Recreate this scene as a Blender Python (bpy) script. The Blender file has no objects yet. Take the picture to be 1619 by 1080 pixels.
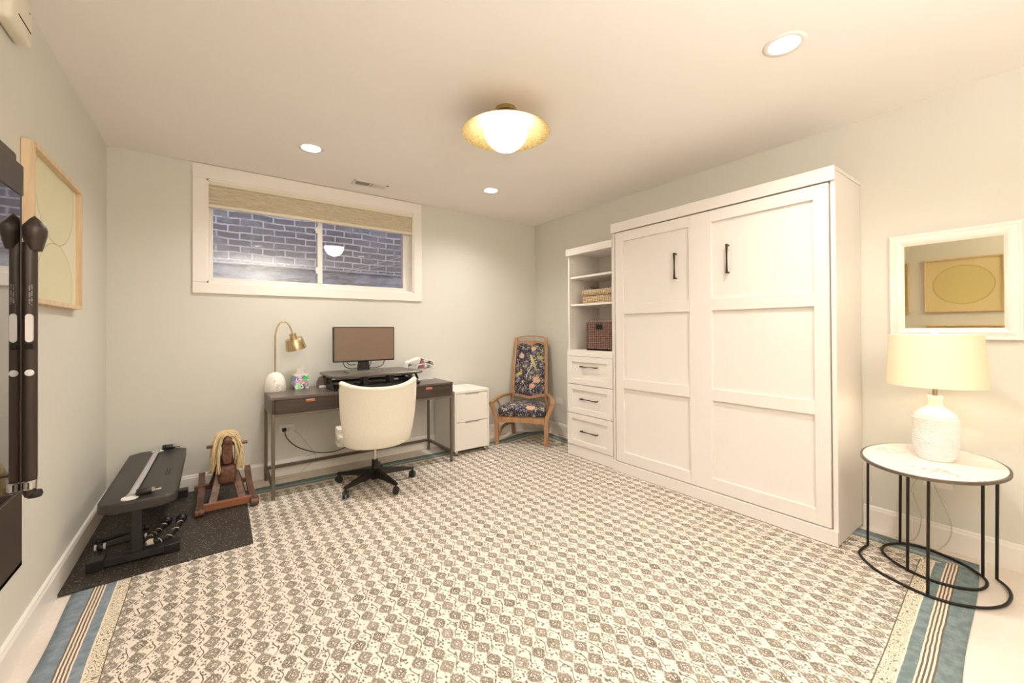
import bpy, bmesh, math, random
from mathutils import Vector, Matrix, Euler
PI = math.pi
random.seed(7)
COL = bpy.context.scene.collection

# ------------------------------------------------------------------ node expression helper
class NT:
    def __init__(s, name):
        s.m = bpy.data.materials.new(name); s.m.use_nodes = True
        s.t = s.m.node_tree; s.t.nodes.clear()
        s.out = s.t.nodes.new('ShaderNodeOutputMaterial')
    def n(s, typ, **kw):
        x = s.t.nodes.new(typ)
        for k, v in kw.items(): setattr(x, k, v)
        return x
    def link(s, a, b): s.t.links.new(a, b)
    def put(s, sock, v):
        if isinstance(v, E): v = v.s
        if isinstance(v, bpy.types.NodeSocket): s.link(v, sock)
        else: sock.default_value = v
    def math(s, op, a, b=None, c=None):
        x = s.n('ShaderNodeMath', operation=op)
        s.put(x.inputs[0], a)
        if b is not None: s.put(x.inputs[1], b)
        if c is not None: s.put(x.inputs[2], c)
        return E(s, x.outputs[0])
    def coord(s, which='Object'):
        tc = s.n('ShaderNodeTexCoord'); sp = s.n('ShaderNodeSeparateXYZ')
        s.link(tc.outputs[which], sp.inputs[0]); s.tc = tc.outputs[which]
        return E(s, sp.outputs[0]), E(s, sp.outputs[1]), E(s, sp.outputs[2])
    def vec(s, x, y, z=0.0):
        c = s.n('ShaderNodeCombineXYZ')
        s.put(c.inputs[0], x); s.put(c.inputs[1], y); s.put(c.inputs[2], z)
        return c.outputs[0]
    def noise(s, v=None, scale=5., detail=2., rough=.5):
        x = s.n('ShaderNodeTexNoise')
        if v is not None: s.link(v, x.inputs['Vector'])
        x.inputs['Scale'].default_value = scale; x.inputs['Detail'].default_value = detail
        x.inputs['Roughness'].default_value = rough
        return E(s, x.outputs['Fac'])
    def voronoi(s, v, scale, out='Distance', feature='F1', rnd=1.0):
        x = s.n('ShaderNodeTexVoronoi', feature=feature)
        s.link(v, x.inputs['Vector']); x.inputs['Scale'].default_value = scale
        x.inputs['Randomness'].default_value = rnd
        return x.outputs[out] if out == 'Color' else E(s, x.outputs[out])
    def mix(s, f, a, b):
        x = s.n('ShaderNodeMix', data_type='RGBA')
        s.put(x.inputs[0], f)
        for i, v in ((6, a), (7, b)):
            if isinstance(v, (tuple, list)): x.inputs[i].default_value = (*v[:3], 1)
            else: s.link(v, x.inputs[i])
        return x.outputs[2]
    def sstep(s, e, lo, hi):
        x = s.n('ShaderNodeMapRange', interpolation_type='SMOOTHSTEP')
        s.put(x.inputs[0], e); x.inputs[1].default_value = lo; x.inputs[2].default_value = hi
        return E(s, x.outputs[0])
    def bsdf(s, color, rough=.5, metal=0., bump=None, bstr=.2, bdist=.002, **kw):
        b = s.n('ShaderNodeBsdfPrincipled')
        if isinstance(color, (tuple, list)): b.inputs['Base Color'].default_value = (*color[:3], 1)
        else: s.link(color, b.inputs['Base Color'])
        s.put(b.inputs['Roughness'], rough); b.inputs['Metallic'].default_value = metal
        for k, v in kw.items():
            k = k.replace('_', ' ')
            b.inputs[k].default_value = v
        if bump is not None:
            bp = s.n('ShaderNodeBump'); s.put(bp.inputs['Height'], bump)
            bp.inputs['Strength'].default_value = bstr; bp.inputs['Distance'].default_value = bdist
            s.link(bp.outputs[0], b.inputs['Normal'])
        s.link(b.outputs[0], s.out.inputs[0]); s.b = b
        return s.m
class E:
    def __init__(s, nt, sock): s.nt = nt; s.s = sock
    def __add__(a, b): return a.nt.math('ADD', a, b)
    __radd__ = __add__
    def __sub__(a, b): return a.nt.math('SUBTRACT', a, b)
    def __rsub__(a, b): return a.nt.math('SUBTRACT', b, a)
    def __mul__(a, b): return a.nt.math('MULTIPLY', a, b)
    __rmul__ = __mul__
    def __truediv__(a, b): return a.nt.math('DIVIDE', a, b)
    def __neg__(a): return a.nt.math('MULTIPLY', a, -1.)
    def abs(a): return a.nt.math('ABSOLUTE', a)
    def sin(a): return a.nt.math('SINE', a)
    def floor(a): return a.nt.math('FLOOR', a)
    def round(a): return a.nt.math('ROUND', a)
    def sqrt(a): return a.nt.math('SQRT', a)
    def min(a, b): return a.nt.math('MINIMUM', a, b)
    def max(a, b): return a.nt.math('MAXIMUM', a, b)
    def lt(a, b): return a.nt.math('LESS_THAN', a, b)
    def gt(a, b): return a.nt.math('GREATER_THAN', a, b)
    def mod(a, b): return a.nt.math('FLOORED_MODULO', a, b)

def S(r, g, b):      # sRGB 0-255 -> linear
    f = lambda c: (c/255/12.92) if c/255 <= .04045 else ((c/255+.055)/1.055)**2.4
    return (f(r), f(g), f(b))
M = {}
def plain(name, c, rough=.5, metal=0., **kw):
    M[name] = NT(name).bsdf(c, rough, metal, **kw); return M[name]
def paint(name, c, rough=.55, scale=220, st=.08):
    t = NT(name); t.coord(); nz = t.noise(t.tc, scale, 2)
    M[name] = t.bsdf(c, rough, bump=nz, bstr=st, bdist=.001); return M[name]
def wood(name, c1, c2, rough=.4, axis=2, sc=14.):
    t = NT(name); x, y, z = t.coord()
    p = [x*sc, y*sc, z*sc]; p[axis] = p[axis]*.09
    n1 = t.noise(t.vec(*p), 3., 4, .6)
    f = t.sstep(n1, .35, .65)
    M[name] = t.bsdf(t.mix(f, c1, c2), rough, bump=n1, bstr=.1); return M[name]

paint('wall_paint', S(217, 214, 203), .6)
paint('ceiling_paint', S(244, 239, 234), .7)
paint('trim_paint', S(238, 232, 224), .35, 40, .02)
paint('cabinet_white', S(231, 225, 218), .38, 40, .02)
plain('gap_dark', S(120, 110, 95), .8)
plain('black_metal', S(30, 24, 20), .45, .3)
plain('black_plastic', S(28, 26, 26), .4)
plain('soft_black', S(34, 31, 30), .55)
plain('chrome', S(200, 198, 194), .2, 1.)
plain('dull_steel', S(150, 146, 140), .4, .8)
plain('bronze_metal', S(112, 102, 90), .42, .55)
plain('handle_dark', S(60, 52, 46), .4, .5)
plain('white_plastic', S(235, 230, 222), .35)
plain('cream_plastic', S(228, 220, 200), .4)
plain('white_gloss', S(240, 238, 234), .25)
plain('copper_leather', S(176, 112, 78), .45)
plain('dark_cord', S(32, 30, 28), .5)
plain('pale_cord', S(190, 184, 168), .5)
plain('gym_brown', S(62, 50, 44), .38, .3)
plain('gym_glass', S(168, 166, 166), .03, 1.)
plain('screen_dark', S(128, 107, 90), .25)
plain('white_grip', S(225, 220, 214), .35)
plain('grey_strap', S(176, 172, 170), .5)
plain('grey_brown', S(112, 102, 92), .6)
plain('pink_item', S(170, 110, 130), .6)
plain('tissue', S(245, 243, 240), .8)
plain('thread_white', S(214, 200, 178), .9)
plain('basket_dark_rim', S(60, 48, 44), .7)
plain('cavity', S(24, 22, 20), .9)
plain('window_vinyl', S(232, 228, 222), .4)
plain('art_edge', S(200, 198, 160), .9)
plain('red_trim', S(110, 60, 45), .6)

def m_floor():
    t = NT('pale_floor'); x, y, z = t.coord()
    n1 = t.noise(t.tc, 3., 3); n2 = t.noise(t.tc, 60., 3)
    c = t.mix(t.sstep(n1*.7+n2*.3, .35, .65), S(220, 208, 194), S(230, 220, 208))
    M['floor'] = t.bsdf(c, .5, bump=n2, bstr=.05)
m_floor()

def m_rug():
    t = NT('rug_weave'); x, y, z = t.coord()
    w1 = t.noise(t.tc, 2.2, 2); w2 = t.noise(t.tc, 26., 2)
    wob = (w1-.5)*.014
    xs = x+wob; ys = y+(t.noise(t.vec(x+9.1, y), 2.2, 2)-.5)*.014
    jx = (w2-.5)*.004
    yn = (x-2.13)*.055+.232
    dl = xs+.535; dn = ys-yn; dr = -xs+3.235; db = -ys+3.80
    dA = dl.min(dn)+jx; dB = dr.min(db)+jx
    cream = S(225, 215, 202); dark = S(86, 75, 62)
    # ---- field
    px, py = .0778, .0745
    wa = t.noise(t.vec(x, y), 16., 1)-.5; wb = t.noise(t.vec(x+5.3, y+2.1), 16., 1)-.5
    u = (x-.777+wa*.014)/px; v = (y-1.371+wb*.014)/py
    cu = u.round(); cv = v.round()
    du = (u-cu)*px; dv = (v-cv)*py
    n3 = t.noise(t.tc, 160., 2); n4 = t.noise(t.tc, 420., 1)
    sup = t.math('POWER', du.abs()/.0262, 1.35)+t.math('POWER', dv.abs()/.0325, 1.35)
    d = t.math('POWER', sup, .74)+(n3-.5)*.80
    r2 = (du*du*1.7+dv*dv).sqrt()
    # petals inside the motif: light rings and spots
    ring = ((d*15.)).sin()
    vo = t.voronoi(t.tc, 190.)
    inner = t.sstep(ring*.18+n3*1.5-vo*.9+n4*.4, .55, .80)*r2.lt(.027)
    core = r2.lt(.0045)
    fill = (1.-t.sstep(d, .93, 1.08))*(1.-(inner*.85)).max(0.)
    fill = fill*(1.-core*.8)
    edge = (t.sstep(d, .82, .92))*(1.-t.sstep(d, 1.02, 1.1))
    fill = fill.max(edge*.8)
    str_ = .55+t.noise(t.tc, 11., 2)*.62
    fill = (fill*str_).min(1.)
    # connector ring between motifs of a column
    dv2 = dv.abs()-py/2
    cr = ((du*du+dv2*dv2).sqrt()-.0042).abs()
    fill = fill.max(cr.lt(.0013)*.9)
    # vine in between the columns
    u2 = u-.5; du2 = (u2-u2.round())*px
    ph = v*PI+cu*0.; sx = ph.sin()*.011+(v*PI*2.).sin()*.004
    vine = (du2-sx).abs().lt(.0020)*((v*PI+.6).sin().gt(-.55))
    fill = fill.max(vine*1.0)
    # hook reaching from the vine over to the motif
    hx = du2+.012; hy = (v-.5-(v-.5).round())*py
    hook = (((hx*hx+hy*hy).sqrt()-.0105).abs()).lt(.0016)*hy.gt(-.002)
    fill = fill.max(hook*.9)
    # leaf marks: jittered scattering
    lv = t.voronoi(t.vec(x*1.35, y), 62., rnd=.75)
    leaf = lv.lt(.37)*d.gt(1.25)
    fill = fill.max(leaf*.9)
    tone = t.mix(t.sstep(t.noise(t.tc, 9., 2), .35, .7), dark, S(104, 95, 72))
    field = t.mix(fill*.95, t.mix(n4, cream, S(220, 206, 190)), tone)
    # ---- scroll band
    wv = t.n('ShaderNodeTexVoronoi', feature='DISTANCE_TO_EDGE')
    t.link(t.vec(x+(n3-.5)*.012, y+(n3-.5)*.012), wv.inputs['Vector']); wv.inputs['Scale'].default_value = 58
    sw = t.noise(t.tc, 30., 1.)
    scr = ((sw*36.).sin()).abs().lt(.46)
    band = t.mix(scr*.9, S(229, 216, 192), S(104, 92, 74))
    # ---- teal
    fib = t.noise(t.vec(x*4., y*4.), 6., 4, .7)
    teal = t.mix(t.sstep(fib, .35, .68), S(104, 120, 120), S(130, 143, 142))
    bl = t.mix(t.sstep(fib, .35, .68), S(114, 127, 137), S(138, 149, 156))
    tealc = t.mix(t.sstep(x, -.1, .4), bl, teal)
    # ---- stripes
    k = (dA-.068)/.0118
    st = (k-k.floor()).lt(.5)
    stripe = t.mix(st, S(232, 214, 190), S(106, 92, 80))
    # ---- assemble A side
    def seg(base, col, e, lo, hi):
        return t.mix(e.gt(lo)*e.lt(hi), base, col)
    c = field
    c = seg(c, band, dA, .158, .204); c = seg(c, S(104, 92, 74), dA, .204, .208)
    c = seg(c, S(228, 214, 190), dA, .152, .158)
    inA = dA.lt(.152)
    cA = t.mix(dA.gt(.068)*dA.lt(.116), tealc, stripe)
    c = t.mix(inA, c, cA)
    # ---- B side
    c2 = field_or = c
    c2 = seg(c2, band, dB, .130, .165)
    c2 = seg(c2, teal, dB, -1., .130)
    c2 = seg(c2, S(206, 204, 186), dB, .078, .084)
    c2 = seg(c2, S(206, 204, 186), dB, .094, .098)
    useB = dB.lt(.165)*(dB-dA).lt(.0).max(dB.lt(.098))
    c = t.mix(useB, c, c2)
    M['rug'] = t.bsdf(c, .9, bump=n4, bstr=.25, bdist=.002)
m_rug()

def m_mat():
    t = NT('speckled_rubber'); x, y, z = t.coord()
    v = t.voronoi(t.tc, 85.); n = t.noise(t.tc, 30., 2)
    sp = v.lt(.22)*n.gt(.44)
    c = t.mix(sp, t.mix(t.noise(t.tc, 2.5, 2), S(38, 33, 29), S(62, 54, 47)), S(176, 164, 146))
    M['rubber'] = t.bsdf(c, .5, bump=t.noise(t.tc, 300., 1), bstr=.3, bdist=.001)
m_mat()
wood('desk_wood', S(54, 42, 35), S(70, 56, 48), .38, 0, 10.)
wood('desk_top_wood', S(84, 73, 66), S(103, 92, 84), .3, 0, 10.)
wood('armchair_wood', S(158, 116, 80), S(182, 140, 102), .4, 2)
wood('horse_wood', S(90, 58, 44), S(122, 84, 64), .4, 1)
wood('horse_bar_wood', S(126, 76, 50), S(150, 96, 66), .4, 0)
wood('frame_wood', S(214, 186, 150), S(226, 202, 168), .5, 2)

def m_boucle():
    t = NT('boucle'); t.coord()
    v = t.noise(t.tc, 120., 3, .7)
    M['boucle'] = t.bsdf(t.mix(v, S(222, 213, 196), S(240, 234, 220)), .95, bump=v, bstr=.6, bdist=.004, Sheen_Weight=.2)
m_boucle()
def m_vinyl():
    t = NT('bench_vinyl'); t.coord()
    M['bench_vinyl'] = t.bsdf(S(52, 47, 44), .42, bump=t.noise(t.tc, 400., 2), bstr=.15, bdist=.001)
m_vinyl()
def m_floral():
    t = NT('floral_fabric'); x, y, z = t.coord()
    navy = S(46, 38, 56); p = t.vec(x, z, y)
    zz = z+y*.75                                    # runs on over the seat
    warp = (t.noise(t.tc, 18., 2)-.5)*.05
    px_, pz_ = x+warp, zz+warp
    # leaves and blossoms in several colours
    pv = t.vec(px_, pz_)
    f1 = t.voronoi(pv, 20.); n1 = t.noise(pv, 75., 2)
    n2 = t.noise(t.vec(px_+3., pz_), 38., 2)
    leaf = t.sstep(n1-f1*.35, .36, .42)
    pick = t.noise(t.vec(px_+7., pz_), 9., 1)
    lc = t.mix(pick.gt(.5), S(160, 156, 176), S(206, 198, 176))
    lc = t.mix((pick.gt(.44)*pick.lt(.48)), lc, S(176, 168, 84))
    c = t.mix(leaf*.85, t.mix(n2.gt(.55), navy, S(60, 50, 74)), lc)
    br = ((n2*22.).sin().abs()).lt(.09)*t.noise(pv, 6., 1).gt(.45)
    c = t.mix(br*.8, c, S(200, 190, 168))
    def blob(c, cx, cz, rx, rz, col, rot=0., jag=.35):
        ca, sa = math.cos(rot), math.sin(rot)
        a = (x-cx); b = (zz-cz)
        uu = (a*ca+b*sa)/rx; vv = (b*ca-a*sa)/rz
        d = (uu*uu+vv*vv).sqrt()+(n1-.5)*jag
        c = t.mix(d.lt(1.), c, col)
        return t.mix(((d*9.).sin().gt(.8))*d.lt(.9), c, tuple(k*.72 for k in col))
    peach = S(214, 168, 138)
    o = .40                                         # back panel base in zz
    for cx, cz, rx, rz in ((.085, o+.60, .042, .042), (.035, o+.52, .036, .03), (-.10, o+.92, .032, .034), (.04, o+.98+.04, .03, .03),
                           (.10, .42, .05, .04), (.06, .26, .045, .04), (-.12, .5, .03, .03)):
        c = blob(c, cx, cz, rx, rz, peach if cx > 0 else S(206, 176, 150))
    yel = S(190, 176, 84)
    c = blob(c, .03, o+.86, .018, .05, S(206, 190, 120), .35, .15)
    c = blob(c, .06, o+.79, .009, .07, S(196, 180, 100), .30, .15)
    c = blob(c, .012, o+.92, .013, .014, S(214, 200, 140), 0, .1)
    c = blob(c, .135, o+.90, .022, .028, yel); c = blob(c, -.12, o+.68, .03, .022, yel, .4)
    c = blob(c, -.10, o+.72, .012, .02, yel, 0); c = blob(c, -.14, .30, .045, .018, yel, .3); c = blob(c, .22, .26, .03, .03, yel)
    # pale stem below the bird
    sx = (zz*17.).sin()*.03-.01
    c = t.mix((x-sx).abs().lt(.004)*zz.gt(o+.60)*zz.lt(o+.82), c, S(206, 200, 176))
    M['floral'] = t.bsdf(c, .85, bump=n1, bstr=.2)
m_floral()
def m_marble(name, a, b, sc=5.):
    t = NT(name); t.coord()
    n = t.noise(t.tc, sc, 6, .65); w = ((n*16.).sin()).abs()
    vein = (1.-t.sstep(w, .0, .35))*t.sstep(t.noise(t.tc, sc*.6, 2), .36, .56)
    M[name] = t.bsdf(t.mix(vein*.8, a, b), .18)
m_marble('marble', S(236, 228, 220), S(150, 138, 132), 3.)
m_marble('marble_dome', S(238, 232, 222), S(196, 188, 176), 7.)
def m_brass():
    t = NT('brushed_brass'); x, y, z = t.coord()
    M['brass'] = t.bsdf(t.mix(t.noise(t.tc, 30., 2), S(206, 188, 150), S(188, 166, 126)), .26, 1.)
m_brass()
def m_gold():
    t = NT('gold_leaf'); t.coord()
    v = t.noise(t.tc, 90., 4, .7)
    M['gold_leaf'] = t.bsdf(t.mix(t.sstep(v, .35, .65), S(180, 150, 94), S(222, 198, 138)), .5, .4, bump=v, bstr=.3)
m_gold()
def m_blind():
    t = NT('woven_blind'); x, y, z = t.coord()
    v = t.noise(t.vec(x*2.2, y, z*60.), 6., 4, .7)
    M['blind'] = t.bsdf(t.mix(t.sstep(v, .3, .7), S(182, 168, 140), S(222, 212, 190)), .9, bump=v, bstr=.3)
m_blind()
def m_basket(name, a, b, sc):
    t = NT(name); x, y, z = t.coord()
    u = (y*sc); v = (z*sc*1.5)
    w = (u*PI+v.floor()*PI).sin().abs()*((v-v.floor())*PI).sin()
    nz = t.noise(t.tc, 45., 3, .7)
    M[name] = t.bsdf(t.mix(t.sstep(w*.7+nz*.6, .25, .85), a, b), .8, bump=w+nz, bstr=.8, bdist=.006)
m_basket('light_wicker', S(150, 124, 94), S(216, 192, 156), 46.)
m_basket('dark_wicker', S(40, 26, 24), S(150, 112, 96), 40.)
def m_art():
    t = NT('pressed_paper_art'); x, y, z = t.coord()
    n = t.noise(t.tc, 14., 3)
    # three soft-edged discs stacked; local origin at the centre of the sheet
    def disc(cy, cz, r, rz):
        a = y-cy; b = z-cz
        return (a*a/(r*r)+b*b/(rz*rz)).sqrt()+(n-.5)*.04
    d1 = disc(.02, .20, .29, .23); d2 = disc(.02, -.22, .27, .19)
    base = t.mix(t.noise(t.tc, 60., 3), S(230, 222, 196), S(224, 216, 188))
    c = t.mix(d1.lt(1.).max(d2.lt(1.)), base, S(220, 214, 180))
    ln = (d1-1.).abs().lt(.012).max((d2-1.).abs().lt(.012))
    M['art1'] = t.bsdf(t.mix(ln*.6, c, S(150, 142, 104)), .7, bump=t.noise(t.tc, 90., 3), bstr=.2)
    t = NT('oval_paper_art'); x, y, z = t.coord()
    n = t.noise(t.tc, 30., 3); a = y/.25; b = z/.23
    d = (a*a+b*b).sqrt()+(n-.5)*.06
    c = t.mix(d.lt(1.), S(214, 196, 148), S(206, 190, 128))
    M['art2'] = t.bsdf(t.mix((d-1.).abs().lt(.018)*.6, c, S(140, 126, 84)), .7)
m_art()
def m_brick():
    t = NT('old_brick'); x, y, z = t.coord()
    b = t.n('ShaderNodeTexBrick'); b.offset = .5
    n = t.noise(t.tc, 3., 3)
    t.link(t.vec(x+(n-.5)*.05, z+(n-.5)*.05+(t.noise(t.tc, 22., 2)-.5)*.012, 0.), b.inputs['Vector'])
    b.inputs['Color1'].default_value = (*S(112, 102, 100), 1); b.inputs['Color2'].default_value = (*S(134, 120, 116), 1)
    b.inputs['Mortar'].default_value = (*S(190, 188, 190), 1)
    b.inputs['Scale'].default_value = 1; b.inputs['Brick Width'].default_value = .215; b.inputs['Row Height'].default_value = .075
    b.inputs['Mortar Size'].default_value = .010; b.inputs['Mortar Smooth'].default_value = .35; b.inputs['Bias'].default_value = -.2
    dirt = t.sstep(t.noise(t.tc, 4., 6, .75)+t.sstep(x, .4, 2.)*.10, .48, .62)
    c = t.mix(dirt*.85, b.outputs['Color'], S(140, 134, 136))
    M['brick'] = t.bsdf(c, .9, bump=E(t, b.outputs['Fac'])*-1.+t.noise(t.tc, 40., 3)*.6, bstr=.8, bdist=.008)
    t = NT('old_concrete'); x, y, z = t.coord()
    n = t.noise(t.vec(x*.6, y, z*2.), 5., 5, .7)
    M['concrete'] = t.bsdf(t.mix(t.sstep(n, .3, .7), S(140, 134, 134), S(205, 203, 210)), .9, bump=n, bstr=.6, bdist=.01)
m_brick()
def m_glass():
    t = NT('window_glass')
    g = t.n('ShaderNodeBsdfGlossy'); g.inputs['Roughness'].default_value = .005
    tr = t.n('ShaderNodeBsdfTransparent'); fr = t.n('ShaderNodeFresnel'); fr.inputs[0].default_value = 1.5
    mx = t.n('ShaderNodeMixShader'); f = E(t, fr.outputs[0])*1.05+.01
    t.put(mx.inputs[0], f); t.link(tr.outputs[0], mx.inputs[1]); t.link(g.outputs[0], mx.inputs[2])
    t.link(mx.outputs[0], t.out.inputs[0]); M['glass'] = t.m
    t = NT('mirror_glass'); M['mirror'] = t.bsdf(S(206, 198, 176), .02, 1.)
m_glass()
def m_emit(name, c, st):
    t = NT(name); e = t.n('ShaderNodeEmission'); e.inputs[0].default_value = (*c, 1); e.inputs[1].default_value = st
    t.link(e.outputs[0], t.out.inputs[0]); M[name] = t.m
m_emit('globe_glow', (1., .95, .88), 14.)
m_emit('can_glow', (1., .96, .9), 20.)
def m_shade():
    t = NT('linen_shade'); t.coord()
    d = t.n('ShaderNodeBsdfDiffuse'); tr = t.n('ShaderNodeBsdfTranslucent')
    c = (*S(250, 236, 206), 1)
    d.inputs[0].default_value = c; tr.inputs[0].default_value = (*S(252, 236, 204), 1)
    mx = t.n('ShaderNodeMixShader'); mx.inputs[0].default_value = .075
    t.link(d.outputs[0], mx.inputs[1]); t.link(tr.outputs[0], mx.inputs[2]); t.link(mx.outputs[0], t.out.inputs[0])
    M['shade'] = t.m
m_shade()
def m_tissuebox():
    t = NT('tissue_box_print'); x, y, z = t.coord()
    v = t.voronoi(t.vec(x*1., y, z), 22., out='Color')
    hs = t.n('ShaderNodeHueSaturation'); t.link(v, hs.inputs['Color']); hs.inputs['Saturation'].default_value = 1.0; hs.inputs['Value'].default_value = .9
    n = t.noise(t.tc, 60., 2)
    c = t.mix(n.gt(.56), hs.outputs[0], S(235, 232, 225))
    M['tissue_box'] = t.bsdf(c, .5)
m_tissuebox()
def m_mane():
    t = NT('yarn'); x, y, z = t.coord()
    n = t.noise(t.tc, 90., 3)
    M['yarn'] = t.bsdf(t.mix(n, S(196, 172, 128), S(232, 212, 170)), .95)
m_mane()
def m_rope():
    t = NT('braided_rope'); x, y, z = t.coord()
    w = ((x*1.0+y*.6+z)*260.).sin()
    M['rope'] = t.bsdf(t.mix(w.gt(.55), S(22, 20, 20), S(170, 158, 146)), .7)
m_rope()
def m_hob():
    M['hobnail'] = plain('hobnail_glaze', S(240, 238, 234), .2)
m_hob()

# ------------------------------------------------------------------ geometry helpers
def B(): return bmesh.new()
def box(bm, x0, x1, y0, y1, z0, z1, bev=0., seg=2, mat=None):
    r = bmesh.ops.create_cube(bm, size=1.)
    vs = r['verts']
    for v in vs:
        v.co = Vector(((x0+x1)/2+v.co.x*(x1-x0), (y0+y1)/2+v.co.y*(y1-y0), (z0+z1)/2+v.co.z*(z1-z0)))
    if bev > 0:
        es = list({e for v in vs for e in v.link_edges})
        rr = bmesh.ops.bevel(bm, geom=es, offset=bev, segments=seg, affect='EDGES', profile=.5)
        vs = list({v for f in rr['faces'] for v in f.verts} | {v for v in vs if v.is_valid})
    if mat is not None:
        bmesh.ops.transform(bm, matrix=mat, verts=[v for v in vs if v.is_valid])
    return bm
def sweep(bm, pts, prof, closed=False, up=Vector((0, 0, 1)), scales=None, caps=True):
    pts = [Vector(p) for p in pts]; n = len(pts); rings = []
    prev = None
    for i, p in enumerate(pts):
        if closed: d = pts[(i+1) % n]-pts[i-1]
        else: d = pts[min(i+1, n-1)]-pts[max(i-1, 0)]
        d = d.normalized() if d.length > 1e-9 else Vector((0, 0, 1))
        if prev is None:
            u = up-d*up.dot(d)
            if u.length < 1e-3: u = Vector((0, 1, 0))-d*d.y
            u.normalize()
        else:
            u = prev-d*prev.dot(d)
            if u.length < 1e-4: u = up-d*up.dot(d)
            u.normalize()
        prev = u; s = d.cross(u)
        k = 1. if scales is None else scales[i]
        rings.append([bm.verts.new(p+s*(a*k)+u*(b*k)) for a, b in prof])
    m = len(prof)
    rng = range(n) if closed else range(n-1)
    for i in rng:
        A, C = rings[i], rings[(i+1) % n]
        for j in range(m):
            bm.faces.new((A[j], A[(j+1) % m], C[(j+1) % m], C[j]))
    if caps and not closed:
        bm.faces.new(rings[0][::-1]); bm.faces.new(rings[-1])
    return bm
def circ(r, n=10, ry=None):
    return [(r*math.cos(2*PI*i/n), (ry or r)*math.sin(2*PI*i/n)) for i in range(n)]
def rect(w, h): return [(-w/2, -h/2), (w/2, -h/2), (w/2, h/2), (-w/2, h/2)]
def tube(bm, pts, r, n=10, closed=False, scales=None): return sweep(bm, pts, circ(r, n), closed, scales=scales)
def smooth_pts(pts, k=6, closed=False):
    P = [Vector(p) for p in pts]; out = []; n = len(P)
    for i in range(n if closed else n-1):
        p0 = P[i-1] if (i > 0 or closed) else P[0]*2-P[1]; p1 = P[i]; p2 = P[(i+1) % n]
        p3 = P[(i+2) % n] if (i+2 < n or closed) else P[-1]*2-P[-2]
        for j in range(k):
            t = j/k
            out.append(.5*((2*p1)+(-p0+p2)*t+(2*p0-5*p1+4*p2-p3)*t*t+(-p0+3*p1-3*p2+p3)*t*t*t))
    if not closed: out.append(P[-1])
    return out
def lathe(bm, prof, c=(0, 0, 0), n=32, mat=None, sx=1., sy=1.):
    rings = []; new = []
    for r, z in prof:
        if r < 1e-6:
            v = bm.verts.new((0, 0, z)); rings.append([v]); new.append(v)
        else:
            rg = [bm.verts.new((r*sx*math.cos(2*PI*i/n), r*sy*math.sin(2*PI*i/n), z)) for i in range(n)]
            rings.append(rg); new += rg
    for A, C in zip(rings, rings[1:]):
        if len(A) == 1 and len(C) == 1: continue
        for i in range(n):
            j = (i+1) % n
            if len(A) == 1: bm.faces.new((A[0], C[j], C[i]))
            elif len(C) == 1: bm.faces.new((A[i], A[j], C[0]))
            else: bm.faces.new((A[i], A[j], C[j], C[i]))
    mt = Matrix.Translation(Vector(c)) @ (mat or Matrix())
    bmesh.ops.transform(bm, matrix=mt, verts=new)
    return bm
def prism(bm, poly, h0, h1, fn, bev=0.):
    """poly: 2D outline, fn(a, b, h) -> 3D point"""
    A = [bm.verts.new(fn(a, b, h0)) for a, b in poly]; C = [bm.verts.new(fn(a, b, h1)) for a, b in poly]
    n = len(poly); bm.faces.new(A[::-1]); bm.faces.new(C)
    for i in range(n): bm.faces.new((A[i], A[(i+1) % n], C[(i+1) % n], C[i]))
    return bm
def rrect(w, h, r, n=5):
    out = []
    for cx, cy, a0 in ((w/2-r, h/2-r, 0), (-w/2+r, h/2-r, PI/2), (-w/2+r, -h/2+r, PI), (w/2-r, -h/2+r, 1.5*PI)):
        for i in range(n+1):
            a = a0+PI/2*i/n; out.append((cx+r*math.cos(a), cy+r*math.sin(a)))
    return out
def wmx(o):
    m = o.matrix_basis.copy()
    while o.parent: o = o.parent; m = o.matrix_basis @ m
    return m
def obj(name, bm, mat, parent=None, world=True, smooth=False, origin=None, sub=0, angle=40):
    bmesh.ops.recalc_face_normals(bm, faces=bm.faces)
    off = None
    if parent is not None and world: bm.transform(wmx(parent).inverted())
    if parent is None and origin is not None:
        bm.transform(Matrix.Translation(-Vector(origin)))
    me = bpy.data.meshes.new(name); bm.to_mesh(me); bm.free()
    mats = mat if isinstance(mat, (list, tuple)) else [mat]
    for m in mats: me.materials.append(M[m])
    o = bpy.data.objects.new(name, me); COL.objects.link(o)
    if parent is not None: o.parent = parent
    elif origin is not None: o.location = origin
    if smooth:
        me.polygons.foreach_set('use_smooth', [True]*len(me.polygons))
        try: me.set_sharp_from_angle(angle=math.radians(angle))
        except Exception: pass
    if sub:
        md = o.modifiers.new('sub', 'SUBSURF'); md.levels = sub; md.render_levels = sub
    return o
def thing(name, label, cat, loc=(0, 0, 0), rz=0., group=None):
    o = bpy.data.objects.new(name, None); COL.objects.link(o); o.empty_display_size = .1
    o.location = loc; o.rotation_euler = (0, 0, rz); o['label'] = label; o['category'] = cat
    if group: o['group'] = group
    bpy.context.view_layer.update()
    return o
def tag(o, label, cat, group=None):
    o['label'] = label; o['category'] = cat
    if group: o['group'] = group
    return o
def struct(name, bm, mat, **kw):
    o = obj(name, bm, mat, **kw); o['kind'] = 'structure'; return o

# ------------------------------------------------------------------ room
XL, XR, YB, YF, H = -.605, 3.327, 4.036, -1.35, 2.57
HOLES = [(.578, 3.238), (2.134, 3.243), (2.15, .778), (.578, .778)]
HR = .062
b = B(); box(b, XL-.2, XR+.2, YF-.2, YB+.3, -.15, 0); struct('floor', b, 'floor')
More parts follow.
